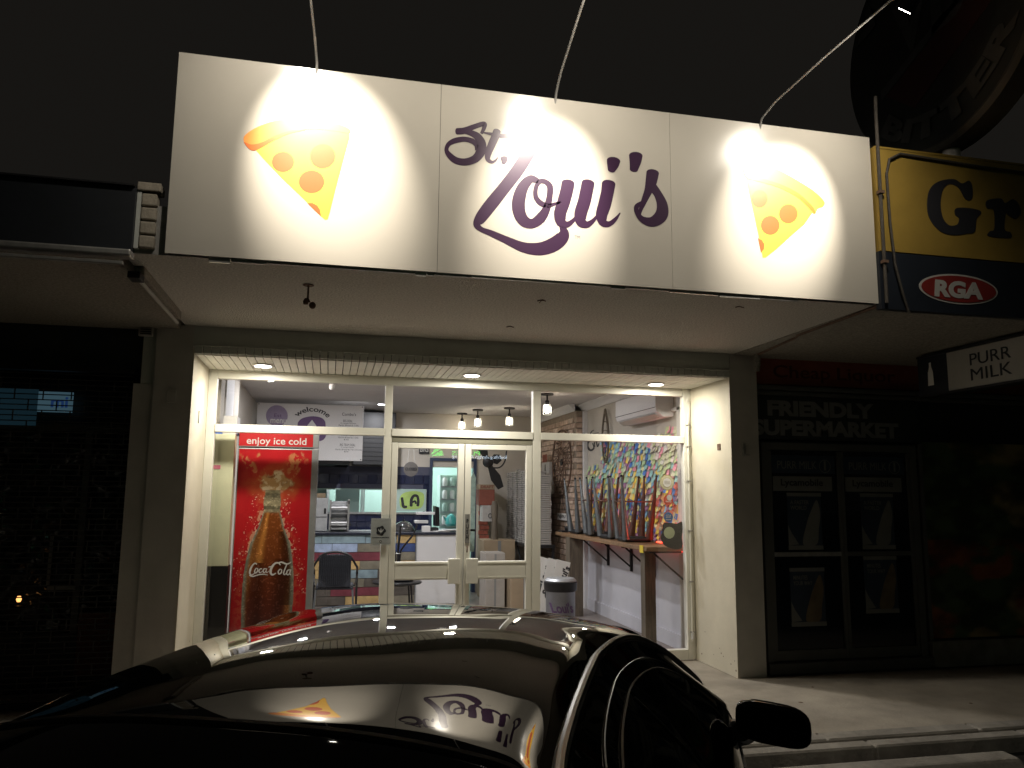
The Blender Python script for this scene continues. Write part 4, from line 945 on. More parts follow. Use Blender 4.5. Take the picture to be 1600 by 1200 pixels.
dm = thing('dome_cover', (1.1, 5.5, 1.04), 'clear domed food cover on the counter beside the till', 'dome')
p = at(631, 825, 'Y', 5.45)
MB().lathe([(.165*math.cos(w), .15*math.sin(w)) for w in np.linspace(0, 1.5, 9)], (p.x, 5.47, 1.043), 24).build('dome', pmat('smoked_dome', (.05, .05, .05), .08, var=0, coat=1), dm, smooth=True)
MB().lathe([(.012, 0), (.016, .02), (.0, .03)], (p.x, 5.47, 1.191), 10).build('knob', M['black'], dm, smooth=True)
tl = thing('till', (1.55, 5.5, 1.04), 'black touch screen till on the counter end', 'till')
p = at(680, 808, 'Y', 5.4)
B(p.x-.16, 5.36, 1.041, p.x+.05, 5.62, 1.10).build('base', M['black'], tl, bevel=.006)
MB().prism([Vector((p.x+.0, 5.36, 1.12)), Vector((p.x+.07, 5.40, 1.12)), Vector((p.x+.07, 5.46, 1.40)), Vector((p.x+.0, 5.42, 1.42))], (0, .28, 0)).build('screen', M['black'], tl, bevel=.005)
B(p.x-.28, 5.40, 1.29, p.x-.005, 5.60, 1.33).build('tray', M['white'], tl, bevel=.004)
B(p.x-.30, 5.42, 1.16, p.x-.10, 5.6, 1.205).build('printer', M['white'], tl, bevel=.006)
pa = thing('paper_stack', (1.75, 5.4, 1.04), 'loose white papers lying on the counter end', 'paper')
for k in range(5): 
    pm = MB().box(-.14, -.10, 0, .14, .10, .005).mesh('sheet', M['paper']); inst('sheet', pm, pa, (1.70+.05*k-.06, 5.35+.03*(k % 2), 1.0415+k*.0055), (0, 0, R(random.uniform(-25, 25))))
cbx = thing('card_reader_box', (1.36, 5.3, 1.04), 'small white box on the counter front edge near the till', 'box'); p = at(667, 824, 'Y', 5.22)
B(p.x-.07, 5.20, 1.041, p.x+.05, 5.30, 1.13).build('carton', M['paper'], cbx, bevel=.003)
kt = thing('kettle', (2.0, 6.9, 1.1), 'teal kettle in the kitchen doorway', 'kettle'); p = at(702, 812, 'Y', 6.8)
MB().lathe([(.08, 0), (.10, .03), (.09, .12), (.05, .18), (.02, .19), (.0, .21)], (p.x+.03, 6.8, p.z-.10), 18).build('body', M['teal'], kt, smooth=True)
MB().tube([(p.x-.05, 6.8, p.z-.02), (p.x-.10, 6.8, p.z+.06)], [.02, .012], 8).build('spout', M['teal'], kt, smooth=True)
kb_ = thing('kitchen_shelf', (2.05, 6.9, 0), 'glass fronted shelf unit of jars seen through the kitchen doorway', 'shelf unit')
p = at(690, 745, 'Y', 7.2)
B(p.x-.02, 7.21, .005, p.x+.52, 7.6, p.z+.03).build('case', M['mint'], kb_, bevel=.004)
for k in range(7): B(p.x-.01, 7.19, .4+k*.22, p.x+.5, 7.209, .42+k*.22).build('shelf', M['steel_matt'], kb_)
for k in range(7):
    for j in range(3): MB().lathe([(.04, 0), (.045, .02), (.045, .12), (.03, .15)], (p.x+.06+j*.13, 7.17, .42+k*.22), 10).build('jar', [M['paper'], M['mint'], M['white']][(k+j) % 3], kb_, smooth=True)
kst = thing('kitchen_bench', (1.9, 6.8, 0), 'steel kitchen bench just inside the doorway', 'bench')
B(1.70, 6.66, .90, 2.34, 7.15, .93+.08).build('top', M['steel_matt'], kst, bevel=.005)
for x_ in (1.74, 2.30):
    for y_ in (6.70, 7.10): B(x_-.015, y_-.015, .005, x_+.015, y_+.015, .899).build('leg', M['steel_matt'], kst)
fridge2 = thing('cool_room_door', (.3, 7.2, 0), 'pale cool room door glimpsed through the serving hatch', 'door')
B(.10, 7.05, .005, .50, 7.10, 2.0).build('door', M['mint'], fridge2, bevel=.01); B(1.02, 7.0, .8, 1.12, 7.05, 1.75).build('post', M['white'], fridge2)
B(1.04, 6.98, 1.42, 1.11, 6.999, 1.52).build('control', M['navy_paint'], fridge2)
# ---- wicker chair
def wicker_chair(loc, rz, label):
    t = thing('wicker_chair', loc, label, 'chair', None, rz)
    def L(n, mb, m, **k): return mb.build(n, m, t, local=True, **k)
    fr_ = catmull([(-.27, -.22, 0), (-.27, -.22, .55), (-.27, .02, .66), (-.26, .20, .70), (-.16, .27, .84), (0, .285, .88), (.16, .27, .84), (.26, .20, .70), (.27, .02, .66), (.27, -.22, .55), (.27, -.22, 0)], 6)
    L('frame', MB().tube(fr_, .014, 8), M['black'], smooth=True)
    for s in (-1, 1):
        L('leg', MB().tube([(s*.22, .20, .42), (s*.25, .26, 0)], .012, 8), M['gunmetal'], smooth=True)
        L('arm_rail', MB().tube([(s*.27, -.20, .56), (s*.26, .05, .50), (s*.24, .18, .46)], .012, 8), M['black'], smooth=True)
    L('seat', MB().box(-.23, -.22, .415, .23, .22, .45), M['rattan'], bevel=.015)
    rb = unit_box('rib', .019, .020, .40, M['rattan'], .004)
    for k in range(17):
        u = (k-8)/8; o = bpy.data.objects.new('rib', rb); COL.objects.link(o); o.parent = t; o.location = (u*.185, .245+.02*(1-u*u), .655-.012*u*u); o.rotation_euler = (R(-7), 0, 0)
    sb = unit_box('seat_strand', .45, .014, .012, M['rattan'], .003)
    for k in range(14):
        o = bpy.data.objects.new('seat_strand', sb); COL.objects.link(o); o.parent = t; o.location = (0, -.205+k*.031, .456)
    L('weave', MB().box(-.19, .225, .45, .19, .245, .84), M['rattan'], bevel=.008)
    return t
wicker_chair((.11, 3.75, .005), R(178), 'dark wicker armchair facing the counter between the fridge and the door')
# ---- small table with an upturned stool on it
tb = thing('cafe_table', (.92, 4.15, 0), 'small round dark cafe table behind the left door leaf', 'table')
p = at(618, 908, 'Y', 4.15); tz = p.z
MB().lathe([(.32, 0), (.33, .01), (.33, .025), (.32, .032)], (.92, 4.15, tz-.03), 32).build('top', M['black'], tb, smooth=True)
for a in (45, 135, 225, 315): MB().tube([(.92+.24*math.cos(R(a)), 4.15+.24*math.sin(R(a)), tz-.03), (.92+.29*math.cos(R(a)), 4.15+.29*math.sin(R(a)), .005)], .012, 8).build('leg', M['dark_metal'], tb, smooth=True)
us = thing('upturned_stool', (.94, 4.15, tz), 'black tubular stool turned upside down on the cafe table', 'stool')
MB().lathe([(.15, 0), (.17, .02), (.17, .05), (.15, .075), (.05, .08)], (.98, 4.15, tz+.002), 24).build('seat', M['rattan'], us, smooth=True)
for a in (20, 80, 150, 210, 275, 330):
    c, s = math.cos(R(a)), math.sin(R(a)); k = .75 if a in (80, 275) else 1.25
    MB().tube(catmull([(.92+.035*c, 4.15+.035*s, tz+.07), (.92+.035*c, 4.15+.035*s, tz+.34), (.92+.06*c*k, 4.15+.06*s, tz+.44), (.92+.17*c*k, 4.15+.15*s, tz+.60), (.92+.22*c*k, 4.15+.2*s, tz+.74)], 5), .0125, 8).build('leg', M['dark_metal'], us, smooth=True)
MB().tube([(.92+.042*math.cos(w), 4.15+.042*math.sin(w), tz+.36) for w in np.linspace(0, 6, 14)], .008, 6, closed=True).build('collar', M['steel'], us, smooth=True)
# ---- stack of folded pizza boxes along the right wall
BX, BY0, BZ0 = 2.90, 4.85, .87
pt = thing('stock_table', (2.85, 4.3, 0), 'dark table along the right side carrying the stacked pizza boxes', 'table')
B(BX-.02, 4.82, BZ0-.05, BX+.40, 6.46, BZ0-.004).build('top', M['dark_metal'], pt, bevel=.004)
for x_ in (BX+.01, BX+.39):
    for y_ in (4.9, 6.40): B(x_-.02, y_-.02, .005, x_+.02, y_+.02, BZ0-.051).build('leg', M['dark_metal'], pt)
MB().tube([(BX+.01, 4.9, .2), (BX+.01, 5.6, BZ0-.06)], .012, 6).build('brace', M['dark_metal'], pt)
bxm = MB().box(-.17, -.140, 0, .17, .140, .024); bxm = bxm.mesh('board', M['box_white'])
bflap = MB().box(-.1715, -.02, .002, -.1703, .06, .012).mesh('flap', M['ink'])
nbx = 0
ordn = lambda k: 'lowest, first' if k == 1 else '%d%s' % (k, 'th' if 10 < k < 20 else {1: 'st', 2: 'nd', 3: 'rd'}.get(k % 10, 'th'))
for c in range(5):
    hgt = [32, 34, 35, 34, 34][c]
    for r in range(hgt):
        o = bpy.data.objects.new('pizza_box', bxm); COL.objects.link(o)
        o.location = (BX+.18+random.uniform(-.008, .008), 5.0+c*.318+random.uniform(-.006, .006), BZ0+r*.0325); o.rotation_euler = (0, R(random.uniform(-.4, .4)), R(random.uniform(-1.4, 1.4)))
        tag(o, 'flat white pizza box, %s from the bottom of the %s column' % (ordn(r+1), ('nearest', 'second nearest', 'middle', 'second farthest', 'farthest')[c]), 'pizza box', 'pizza boxes stacked beside the brick wall')
        f_ = bpy.data.objects.new('flap', bflap); COL.objects.link(f_); f_.parent = o; nbx += 1
# ---- cartons on the floor beyond
for k, (x0_, y0_, w, d, h, m_, lb) in enumerate(((2.18, 4.45, .28, .45, .78, 'card_grey', 'tall grey cardboard carton on the floor left of the plastic wrapped pile'), (2.50, 4.25, .40, .45, .62, 'card', 'plastic wrapped cardboard pile on the floor under the box table'), (2.35, 5.5, .5, .5, .9, 'card', 'brown carton standing behind the grey carton'))):
    t = thing('cardboard_carton', (x0_+w/2, y0_+d/2, .005), lb, 'carton')
    B(x0_, y0_, .006, x0_+w, y0_+d, h).build('body', M[m_], t, bevel=.008)
    B(x0_+w*.45, y0_-.002, .01, x0_+w*.55, y0_-.0003, h-.01).build('tape', M['poster_pale'], t)
    B(x0_+.01, y0_+.01, h+.001, x0_+w-.01, y0_+d*.5, h+.008).build('flap', M[m_], t)
# ---- red painted brick pier, mint board, signs beyond the right door leaf
rp = thing('red_pier', (2.42, 6.2, 0), 'narrow painted red brick pier beyond the right door leaf', 'pier')
px0 = at(748, 800, 'Y', 6.2).x; px1 = at(764, 800, 'Y', 6.2).x
B(px0+.004, 6.205, .005, px1-.004, 6.45, 1.75).build('core', M['mortar'], rp)
rme = unit_box('brick', (px1-px0)/2-.008, .02, .066, M['red_brick'], .004)
for r in range(22):
    for c in range(2): inst('brick', rme, rp, (px0+(px1-px0)*(.27+.46*c)+(.01 if r % 2 else -.01), 6.20, .05+r*.078))
mp_ = thing('mint_board', (2.25, 5.9, 0), 'flaking mint painted board standing left of the red brick pier', 'board')
a_ = at(733, 862, 'Y', 5.9); b_ = at(745, 737, 'Y', 5.9)
MB().prism([Vector((a_.x, 5.9, a_.z)), Vector((b_.x-.02, 5.9, a_.z)), Vector((b_.x-.01, 5.9, b_.z-.1)), Vector(((a_.x+b_.x)/2, 5.9, b_.z)), Vector((a_.x+.01, 5.9, b_.z-.1))], (0, .03, 0)).build('board', M['mint_board'], mp_, bevel=.004)
rb_ = thing('red_carton', (2.6, 5.9, 1.6), 'red brown carton high up in front of the brick pier', 'carton')
a_ = at(749, 789, 'Y', 5.8); b_ = at(773, 765, 'Y', 5.8)
B(a_.x, 5.8, a_.z, b_.x, 6.1, b_.z).build('carton', M['red_card'], rb_, bevel=.006)
B(a_.x, 5.802, b_.z+.002, b_.x, 6.1, b_.z+.08).build('label', M['card'], rb_, bevel=.004)
text('lettering', 'DRAFT', M['red_card'], rb_, (a_.x+.02, 5.801, b_.z+.02), (1, 0, 0), (0, 0, 1), b_.x-a_.x-.04, .045, .002, bold=.03)
ws_ = thing('wall_shelf', (2.6, 6.0, 1.2), 'white shelf box with round black marks beside the pizza boxes', 'shelf')
a_ = at(754, 815, 'Y', 5.7); b_ = at(776, 790, 'Y', 5.7)
B(a_.x, 5.7, a_.z, b_.x, 5.95, b_.z).build('carton', M['box_white'], ws_, bevel=.004)
for dx in (.12, .20): 
    MB().tube([(a_.x+dx+.025*math.cos(w), 5.699, a_.z+.09+.035*math.sin(w)) for w in np.linspace(0, 6, 12)], .007, 5, closed=True).build('mark', M['ink'], ws_)
tp = thing('timber_post', (2.75, 5.6, 0), 'weathered carved post standing between the cartons and the brick wall', 'post')
a_ = at(768, 800, 'Y', 5.6)
MB().lathe([(.05, 0), (.07, .05), (.05, .3), (.06, .5), (.045, .9), (.06, 1.1), (.04, 1.2)], (a_.x+.05, 5.6, .3), 12).build('post', M['wood_grey'], tp, smooth=True)
# upper right: dark hanging fan
fn = thing('wall_fan', (2.4, 5.6, 2.0), 'black fan with long blades mounted high beyond the right door leaf', 'fan')
p = at(762, 722, 'Y', 5.6)
MB().lathe([(.07, 0), (.09, .04), (.07, .1), (.02, .12)], (p.x, 5.6, p.z), 16, (0, -1, 0)).build('motor', M['black'], fn, smooth=True)
for a, ln in ((112, .42), (-62, .46), (20, .22)):
    c, s = math.cos(R(a)), math.sin(R(a)); q_ = Vector((-s, 0, c)); d_ = Vector((c, 0, s)); o_ = p+Vector((0, -.02, 0))
    MB().prism([o_+d_*.05+q_*.03, o_+d_*ln*.6+q_*.085, o_+d_*ln+q_*.05, o_+d_*ln-q_*.05, o_+d_*ln*.6-q_*.085, o_+d_*.05-q_*.03], (0, .02, 0)).build('blade', M['black'], fn, bevel=.006)
MB().tube(catmull([(p.x+.02, 5.62, p.z-.08), (p.x+.2, 5.64, p.z-.08), (p.x+.30, 5.66, p.z+.05), (p.x+.32, 5.66, p.z+.3)], 5), .012, 6).build('arm', M['black'], fn, smooth=True)
# red exit style box and white cupboard near the brick wall
wc = thing('wall_cupboard', (3.0, 6.0, 1.4), 'narrow white cupboard with dark centre gap left of the brick wall', 'cupboard')
a_ = at(846, 772, 'X', 3.40); b_ = at(858, 722, 'X', 3.40)
B(3.40, b_.y, a_.z, 3.49, a_.y, b_.z).build('case', M['box_white'], wc, bevel=.005)
B(3.396, (a_.y+b_.y)/2-.02, a_.z+.03, 3.3995, (a_.y+b_.y)/2+.02, b_.z-.03).build('gap', M['black'], wc)
B(3.392, b_.y+.12, b_.z+.01, 3.399, a_.y-.1, b_.z+.13).build('red_plate', M['red_card'], wc)
# ---- pendant lamps
def pendant(x, y, label, first=None):
    if first:
        c = copy_tree(first); c.location = (x, y, ZC-.001); c['label'] = label; return c
    t = thing('ceiling_light', (x, y, ZC-.001), label, 'ceiling light', 'caged bulb ceiling lights')
    def L(n, mb, m, **k): return mb.build(n, m, t, local=True, **k)
    L('rose', MB().lathe([(.085, -.02), (.085, 0)], (0, 0, 0), 20), M['dark_metal'])
    L('stem', MB().tube([(0, 0, -.02), (0, 0, -.09)], .012, 8), M['dark_metal'], smooth=True)
    L('socket', MB().lathe([(.022, -.15), (.028, -.10), (.020, -.088)], (0, 0, 0), 12), M['dark_metal'], smooth=True)
    L('bulb', MB().lathe([(.001, -.262), (.022, -.255), (.034, -.225), (.030, -.19), (.016, -.152)], (0, 0, 0), 14), M['bulb'], smooth=True)
    for k in range(8):
        w = math.pi*2*k/8; c, s = math.cos(w), math.sin(w)
        L('cage_wire', MB().tube([(.025*c, .025*s, -.12), (.055*c, .055*s, -.17), (.055*c, .055*s, -.28)], .0025, 4), M['steel_matt'])
    for z in (-.17, -.28): L('cage_ring', MB().tube([(.055*math.cos(w), .055*math.sin(w), z) for w in np.linspace(0, 2*math.pi, 17)[:-1]], .003, 4, closed=True), M['steel_matt'])
    l = bpy.data.lights.new('glow', 'POINT'); l.energy = 24; l.color = (1.0, .82, .58); l.shadow_soft_size = .03
    o = bpy.data.objects.new('glow', l); COL.objects.link(o); o.parent = t; o.location = (0, 0, -.225)
    return t
P1 = pendant(2.775, 3.38, 'caged bulb ceiling light in the right window pane nearest the glass')
pendant(2.673, 5.21, 'caged bulb ceiling light at the right end of the middle top pane', P1)
pendant(2.25, 5.62, 'caged bulb ceiling light just left of the one nearest the right mullion', P1)
pendant(2.10, 6.25, 'caged bulb ceiling light farthest back above the doors', P1)
# ---- ceiling downlights inside; the last two are added lamps that brighten the room
for k, (x, y, w) in enumerate(((.782, 3.07, 'left of the middle top pane'), (.71, 5.3, 'beside the menu board'), (-.35, 2.6, 'added fill near the left window'), (1.6, 2.4, 'added fill over the doors'))):
    t = thing('ceiling_downlight', (x, y, ZC-.004), 'round recessed white downlight in the shop ceiling, %s' % w, 'downlight', 'downlights in the shop ceiling')
    vis = k < 2
    MB().lathe([(.06, 0), (.06, .006), (.05, .007)], (x, y, ZC-.008), 24).build('rim', M['white'], t, smooth=True)
    MB().lathe([(.052, 0), (.05, .002)], (x, y, ZC-.0095), 24).build('lens', M['downlight_cool'], t)
    area('lamp', (x, y, ZC-.014), (0, 0, 0), .10, 32, (.96, .96, 1.0), t)
ts = thing('spot_fitting', (0, 2.6, ZC), 'small grey spot fitting on the ceiling before the menu board', 'light')
p = at(518, 594, 'Z', ZC)
B(p.x-.06, p.y-.012, ZC-.012, p.x+.03, p.y+.012, ZC-.001).build('track', M['white'], ts)
MB().tube([(p.x, p.y, ZC-.012), (p.x, p.y, ZC-.04)], .006, 6).build('stem', M['white'], ts)
MB().lathe([(.022, 0), (.032, .02), (.034, .07), (.028, .075)], (p.x, p.y, ZC-.11), 14, (.2, -.3, 1)).build('head', M['wall_beige'], ts, smooth=True)
# ---- air conditioner on the right wall
ac = thing('air_conditioner', (3.5, 2.2, 2.45), 'white split air conditioner high on the right wall above the paper notes', 'air conditioner')
MB().prism([Vector((3.659-a, 1.35, 2.47+b)) for a, b in ((0, 0), (.12, -.01), (.20, .05), (.215, .10), (.215, .29), (.18, .31), (0, .31))], (0, 1.25, 0)).build('case', M['white'], ac, bevel=.008)
B(3.438, 1.36, 2.565, 3.444, 2.59, 2.57).build('seam', M['dark_metal'], ac)
MB().prism([Vector((3.52, 1.42, 2.462)), Vector((3.46, 1.42, 2.50)), Vector((3.457, 1.42, 2.495)), Vector((3.517, 1.42, 2.457))], (0, 1.1, 0)).build('flap', M['wall_beige'], ac)
B(3.62, 1.05, 2.52, 3.659, 1.349, 2.56).build('pipe_cover', M['white'], ac, bevel=.004)
# ---- sticky paper notes on the right wall
nc = thing('note_collage', (3.655, 2.6, 1.1), 'crowded collage of colourful paper notes covering the right wall', 'paper notes')
pal = [(.75, .68, .35), (.70, .60, .28), (.80, .45, .12), (.78, .30, .38), (.25, .45, .62), (.08, .20, .52), (.45, .62, .35), (.62, .60, .42), (.72, .62, .58), (.60, .12, .08), (.38, .18, .30), (.30, .52, .50), (.78, .55, .08), (.70, .68, .62), (.62, .28, .12), (.52, .60, .30)]
nm_ = [pmat('note_paper_%s' % 'abcdefghijklmnop'[i], c, .8, var=.08) for i, c in enumerate(pal)]
nmesh = []
for i, m_ in enumerate(nm_):
    mb = MB(); s = .038                                   # curled square note, lower edge standing off the wall
    for a, b in ((-s, s), (s, s), (s, 0), (-s, 0), (s, -s), (-s, -s)):
        pass
    mb.v = [Vector(v) for v in ((0, -s, s), (0, s, s), (-.004, s, 0), (-.004, -s, 0), (-.018, s, -s), (-.018, -s, -s), (.0008, -s, s), (.0008, s, s), (-.0032, s, 0), (-.0032, -s, 0), (-.0172, s, -s), (-.0172, -s, -s))]
    mb.f = [(0, 1, 2, 3), (3, 2, 4, 5), (7, 6, 9, 8), (8, 9, 11, 10), (0, 3, 9, 6), (3, 5, 11, 9), (1, 7, 8, 2), (2, 8, 10, 4), (5, 4, 10, 11), (0, 6, 7, 1)]
    nmesh.append(mb.mesh('paper_note', m_))
spots = []
y = 1.02
while y < 4.38:
    z = 1.14
    while z < 2.62:
        top = 2.34 if y < 1.5 else (2.36+.10*math.sin(y*2.2)-.10*max(0, y-2.6)); 
        if y > 3.7: top = 1.95+.1*math.sin(y*5)
        if z < top and random.random() < .94: spots.append((y+random.uniform(-.02, .02), z+random.uniform(-.02, .02)))
        z += .066
    y += .072
spots.sort(key=lambda s: s[0]); rest = []
random.shuffle(spots); spots.sort(key=lambda s: s[0] > 2.15)
stf = [MB() for _ in nm_]
for i, (y, z) in enumerate(spots):
    warm = z < 1.75 and random.random() < .7
    faint = (y < 2.0 and z > 1.95)
    c = random.choice([0, 1, 2, 9, 12, 14, 12, 5, 10]) if warm else (random.choice([7, 8, 13, 3, 15]) if faint else random.choice([4, 5, 6, 3, 8, 11, 10, 0, 7, 15, 12, 11, 4, 6]))
    x = 3.656-random.uniform(.0, .006)
    if y < 1.205 or z < 1.02: x = 3.656
    if i < 300: inst('paper_note', nmesh[c], nc, (x, y, z), (R(random.uniform(-22, 22)), 0, 0), (1, random.uniform(.8, 1.15), random.uniform(.85, 1.1)))
    else:
        a = R(random.uniform(-22, 22)); s = .038; mb = stf[c]; ca, sa = math.cos(a), math.sin(a); rt = lambda dy, dz: (y+dy*ca-dz*sa, z+dy*sa+dz*ca)
        for (u0, u1, xa, xb) in ((s, 0, 0, -.004), (0, -s, -.004, -.018)):
            mb.quad((x+xa, *rt(-s, u0)), (x+xa, *rt(s, u0)), (x+xb, *rt(s, u1)), (x+xb, *rt(-s, u1)))
bmj = bpy.data.meshes.new('paper_notes'); vv = []; ffs = []; mi = []
for k, mb in enumerate(stf):
    o_ = len(vv); vv += [tuple(v-nc.location) for v in mb.v]; ffs += [tuple(q+o_ for q in f) for f in mb.f]; mi += [k]*len(mb.f); bmj.materials.append(nm_[k])
bmj.from_pydata(vv, [], ffs); bmj.polygons.foreach_set('material_index', mi)
o_ = bpy.data.objects.new('paper_notes', bmj); COL.objects.link(o_); o_.parent = nc; o_['kind'] = 'stuff'
# script painted on the wall
sc_ = thing('wall_script', (3.65, 4.0, 2.0), 'black brush script painted on the wall left of the notes', 'lettering')
fw_ = lambda a, b: at(840+a/5, 640+b/5, 'X', 3.6585)
strokes('lettering', [[(440, 160, 3), (420, 175, 5), (410, 215, 5), (425, 235, 5)], [(430, 240, 4), (395, 255, 7), (392, 290, 8), (415, 318, 8), (440, 300, 6), (432, 265, 5)], [(445, 255, 4), (448, 290, 4)], [(460, 250, 4), (468, 290, 4), (480, 265, 3)], [(430, 190, 4), (478, 180, 3)]], fw_, M['ink'], sc_, (-1, 0, 0))
# snowshoe shapes: pointed wire ornaments
def wire_loop(name, cx, cz, y, ry, rz, m, lbl, pointed=0, x=3.60, cross=6):
    t = thing(name, (x, y, cz-rz), lbl, 'ornament')
    pts = []
    for w in np.linspace(0, 2*math.pi, 33)[:-1]:
        k = 1-pointed*max(0, math.sin(w))**2*.75; pts.append((x, y+ry*math.cos(w)*k, cz+rz*math.sin(w)))
    MB().tube(pts, .014, 6, closed=True).build('hoop', m, t, smooth=True)
    for i in range(cross):
        zz = -.8+1.6*i/(cross-1); hw = ry*math.sqrt(max(0, 1-zz*zz))*(1-pointed*max(0, zz)**2*.7)
        MB().tube([(x, y-hw, cz+rz*zz), (x-.008, y, cz+rz*zz+.02), (x, y+hw, cz+rz*zz)], .007, 5).build('cross_wire', m, t)
    return t
a_ = at(946, 700, 'X', 3.6); b_ = at(948, 645, 'X', 3.6)
wire_loop('snowshoe', 0, 2.40, a_.y, .12, .36, M['wood_grey'], 'pointed woven snowshoe hanging above the notes', 1.0)
wh = wire_loop('woven_wheel', 0, 2.10, 5.02, .50, .50, M['rust'], 'large round woven wire wheel hanging on the brick wall', 0, 3.46, 9)
for i in range(16):
    w0 = random.uniform(0, 6.28); w1 = w0+random.uniform(1.8, 4); r1 = random.uniform(.3, .48)
    MB().tube([(3.462, 5.02+.48*math.cos(w0), 2.10+.48*math.sin(w0)), (3.45, 5.02+.15*math.cos((w0+w1)/2), 2.10+.15*math.sin((w0+w1)/2)), (3.462, 5.02+r1*math.cos(w1), 2.10+r1*math.sin(w1))], .006, 4).build('strand', M['rust'], wh)
MB().lathe([(.05, 0), (.05, .02)], (3.47, 5.02, 2.10), 10, (-1, 0, 0)).build('hub', M['dark_metal'], wh)
ct_ = thing('hanging_card', (3.3, 3.6, 1.2), 'small white card hanging by a cord on the brick wall above the shelf', 'card')
a_ = at(878, 808, 'X', 3.46)
B(3.455, a_.y-.25, a_.z-.045, 3.46, a_.y+.25, a_.z+.06).build('card', M['paper'], ct_)
text('lettering', 'F@BU', M['ink'], ct_, (3.4545, a_.y+.20, a_.z-.02), (0, -1, 0), (0, 0, 1), .40, .06, .001, bold=.02)
MB().tube([(3.458, a_.y+.2, a_.z+.06), (3.458, a_.y, a_.z+.32), (3.458, a_.y-.2, a_.z+.06)], .004, 5).build('cord', M['ink'], ct_)
# ---- window bench shelf, posts, brackets
SH = 1.085
sh = thing('bench_shelf', (3.4, 2.5, 0), 'long timber bench shelf on black brackets along the right wall', 'shelf')
B(3.17, 1.0, SH-.045, 3.654, 4.35, SH).build('board', M['wood'], sh, bevel=.006)
pk = at(898, 900, 'Y', 4.0); B(3.17, 3.66, .005, 3.36, 3.84, SH-.046).build('post', M['wood_grey'], sh, bevel=.004)
B(3.24, 1.22, .005, 3.36, 1.34, SH-.046).build('post', M['wood_grey'], sh, bevel=.004)
for yk in (3.45, 2.62, 1.92, 1.12):
    B(3.625, yk-.018, SH-.40, 3.653, yk+.018, SH-.047).build('bracket', M['dark_metal'], sh)
    B(3.25, yk-.018, SH-.070, 3.624, yk+.018, SH-.047).build('bracket_arm', M['dark_metal'], sh)
    MB().tube([(3.30, yk, SH-.072), (3.622, yk, SH-.34)], .011, 6).build('bracket_brace', M['dark_metal'], sh)
yl = at(1002, 850, 'X', 3.165)
B(3.163, yl.y-.045, SH-.065, 3.1695, yl.y+.045, SH+.01).build('yellow_note', pmat('yellow_note', (.80, .60, .05), .7), sh)
# red led strip
ld = thing('led_strip', (3.64, 2.0, SH), 'glowing red light strip along the back of the bench shelf', 'light strip')
B(3.60, .98, SH+.002, 3.62, 1.75, SH+.012).build('strip', M['red_led'], ld)
B(3.60, 1.0, SH-.062, 3.62, 4.2, SH-.050).build('strip', emat('dim_red_led', (1, .05, .03), 1.6), ld)
area('glow', (3.61, 1.35, SH+.016), (R(180), 0, 0), .25, 4.0, (1, .05, .02), ld)
area('glow', (3.61, .95, SH-.07), (0, 0, 0), .12, .5, (1, .05, .03), ld)
# ---- tall metal stools upside down on the bench
def stool(y, x, mats, label, first=None, rz=0):
    if first:
        c = copy_tree(first); c.location = (x, y, SH+.001); c.rotation_euler.z = rz; c['label'] = label
        for ch in c.children:
            if ch.name.split('.')[0] in ('leg',) : pass
        return c
    t = thing('upturned_bar_stool', (x, y, SH+.001), label, 'bar stool', 'metal bar stools turned upside down on the bench shelf', rz)
    def L(n, mb, m, **k): return mb.build(n, m, t, local=True, **k)
    L('seat', MB().box(-.155, -.155, 0, .155, .155, .055), M['dark_metal'], bevel=.02)
    k = 0
    for sx in (-1, 1):
        for sy in (-1, 1):
            m_ = M['gunmetal'] if (sx < 0) else M['red_brown']
            L('leg', MB().tube([(sx*.135, sy*.135, .03), (sx*.165, sy*.165, .30), (sx*.205, sy*.205, .73)], [.042, .028, .011], 10), m_, smooth=True)
            L('foot', MB().lathe([(.012, 0), (.016, .008), (.014, .02), (.004, .026)], (sx*.207, sy*.207, .725), 10), M['black'], smooth=True)
    for a, b in (((-1, -1), (1, -1)), ((1, -1), (1, 1)), ((1, 1), (-1, 1)), ((-1, 1), (-1, -1))):
        L('foot_rail', MB().tube([(a[0]*.178, a[1]*.178, .45), (b[0]*.178, b[1]*.178, .45)], .008, 6), M['red_brown'], smooth=True)
    return t
st = stool(3.75, 3.40, None, 'upturned metal bar stool at the left end of the bench shelf, nearest the brick wall', rz=R(4))
stool(3.12, 3.40, None, 'upturned metal bar stool second from the brick wall on the bench shelf', st, R(-6))
stool(2.50, 3.40, None, 'upturned metal bar stool third from the brick wall on the bench shelf', st, R(8))
stool(1.92, 3.40, None, 'upturned metal bar stool nearest the window beside the red glow', st, R(-3))
bd_ = thing('bill_tray', (3.3, 4.1, SH), 'small dark clutter at the left end of the bench shelf', 'tray')
B(3.2, 4.12, SH+.001, 3.42, 4.33, SH+.02).build('tray', M['dark_metal'], bd_, bevel=.003)
MB().lathe([(.03, 0), (.035, .04), (.02, .06)], (3.3, 4.22, SH+.021), 10).build('cup', M['black'], bd_, smooth=True)
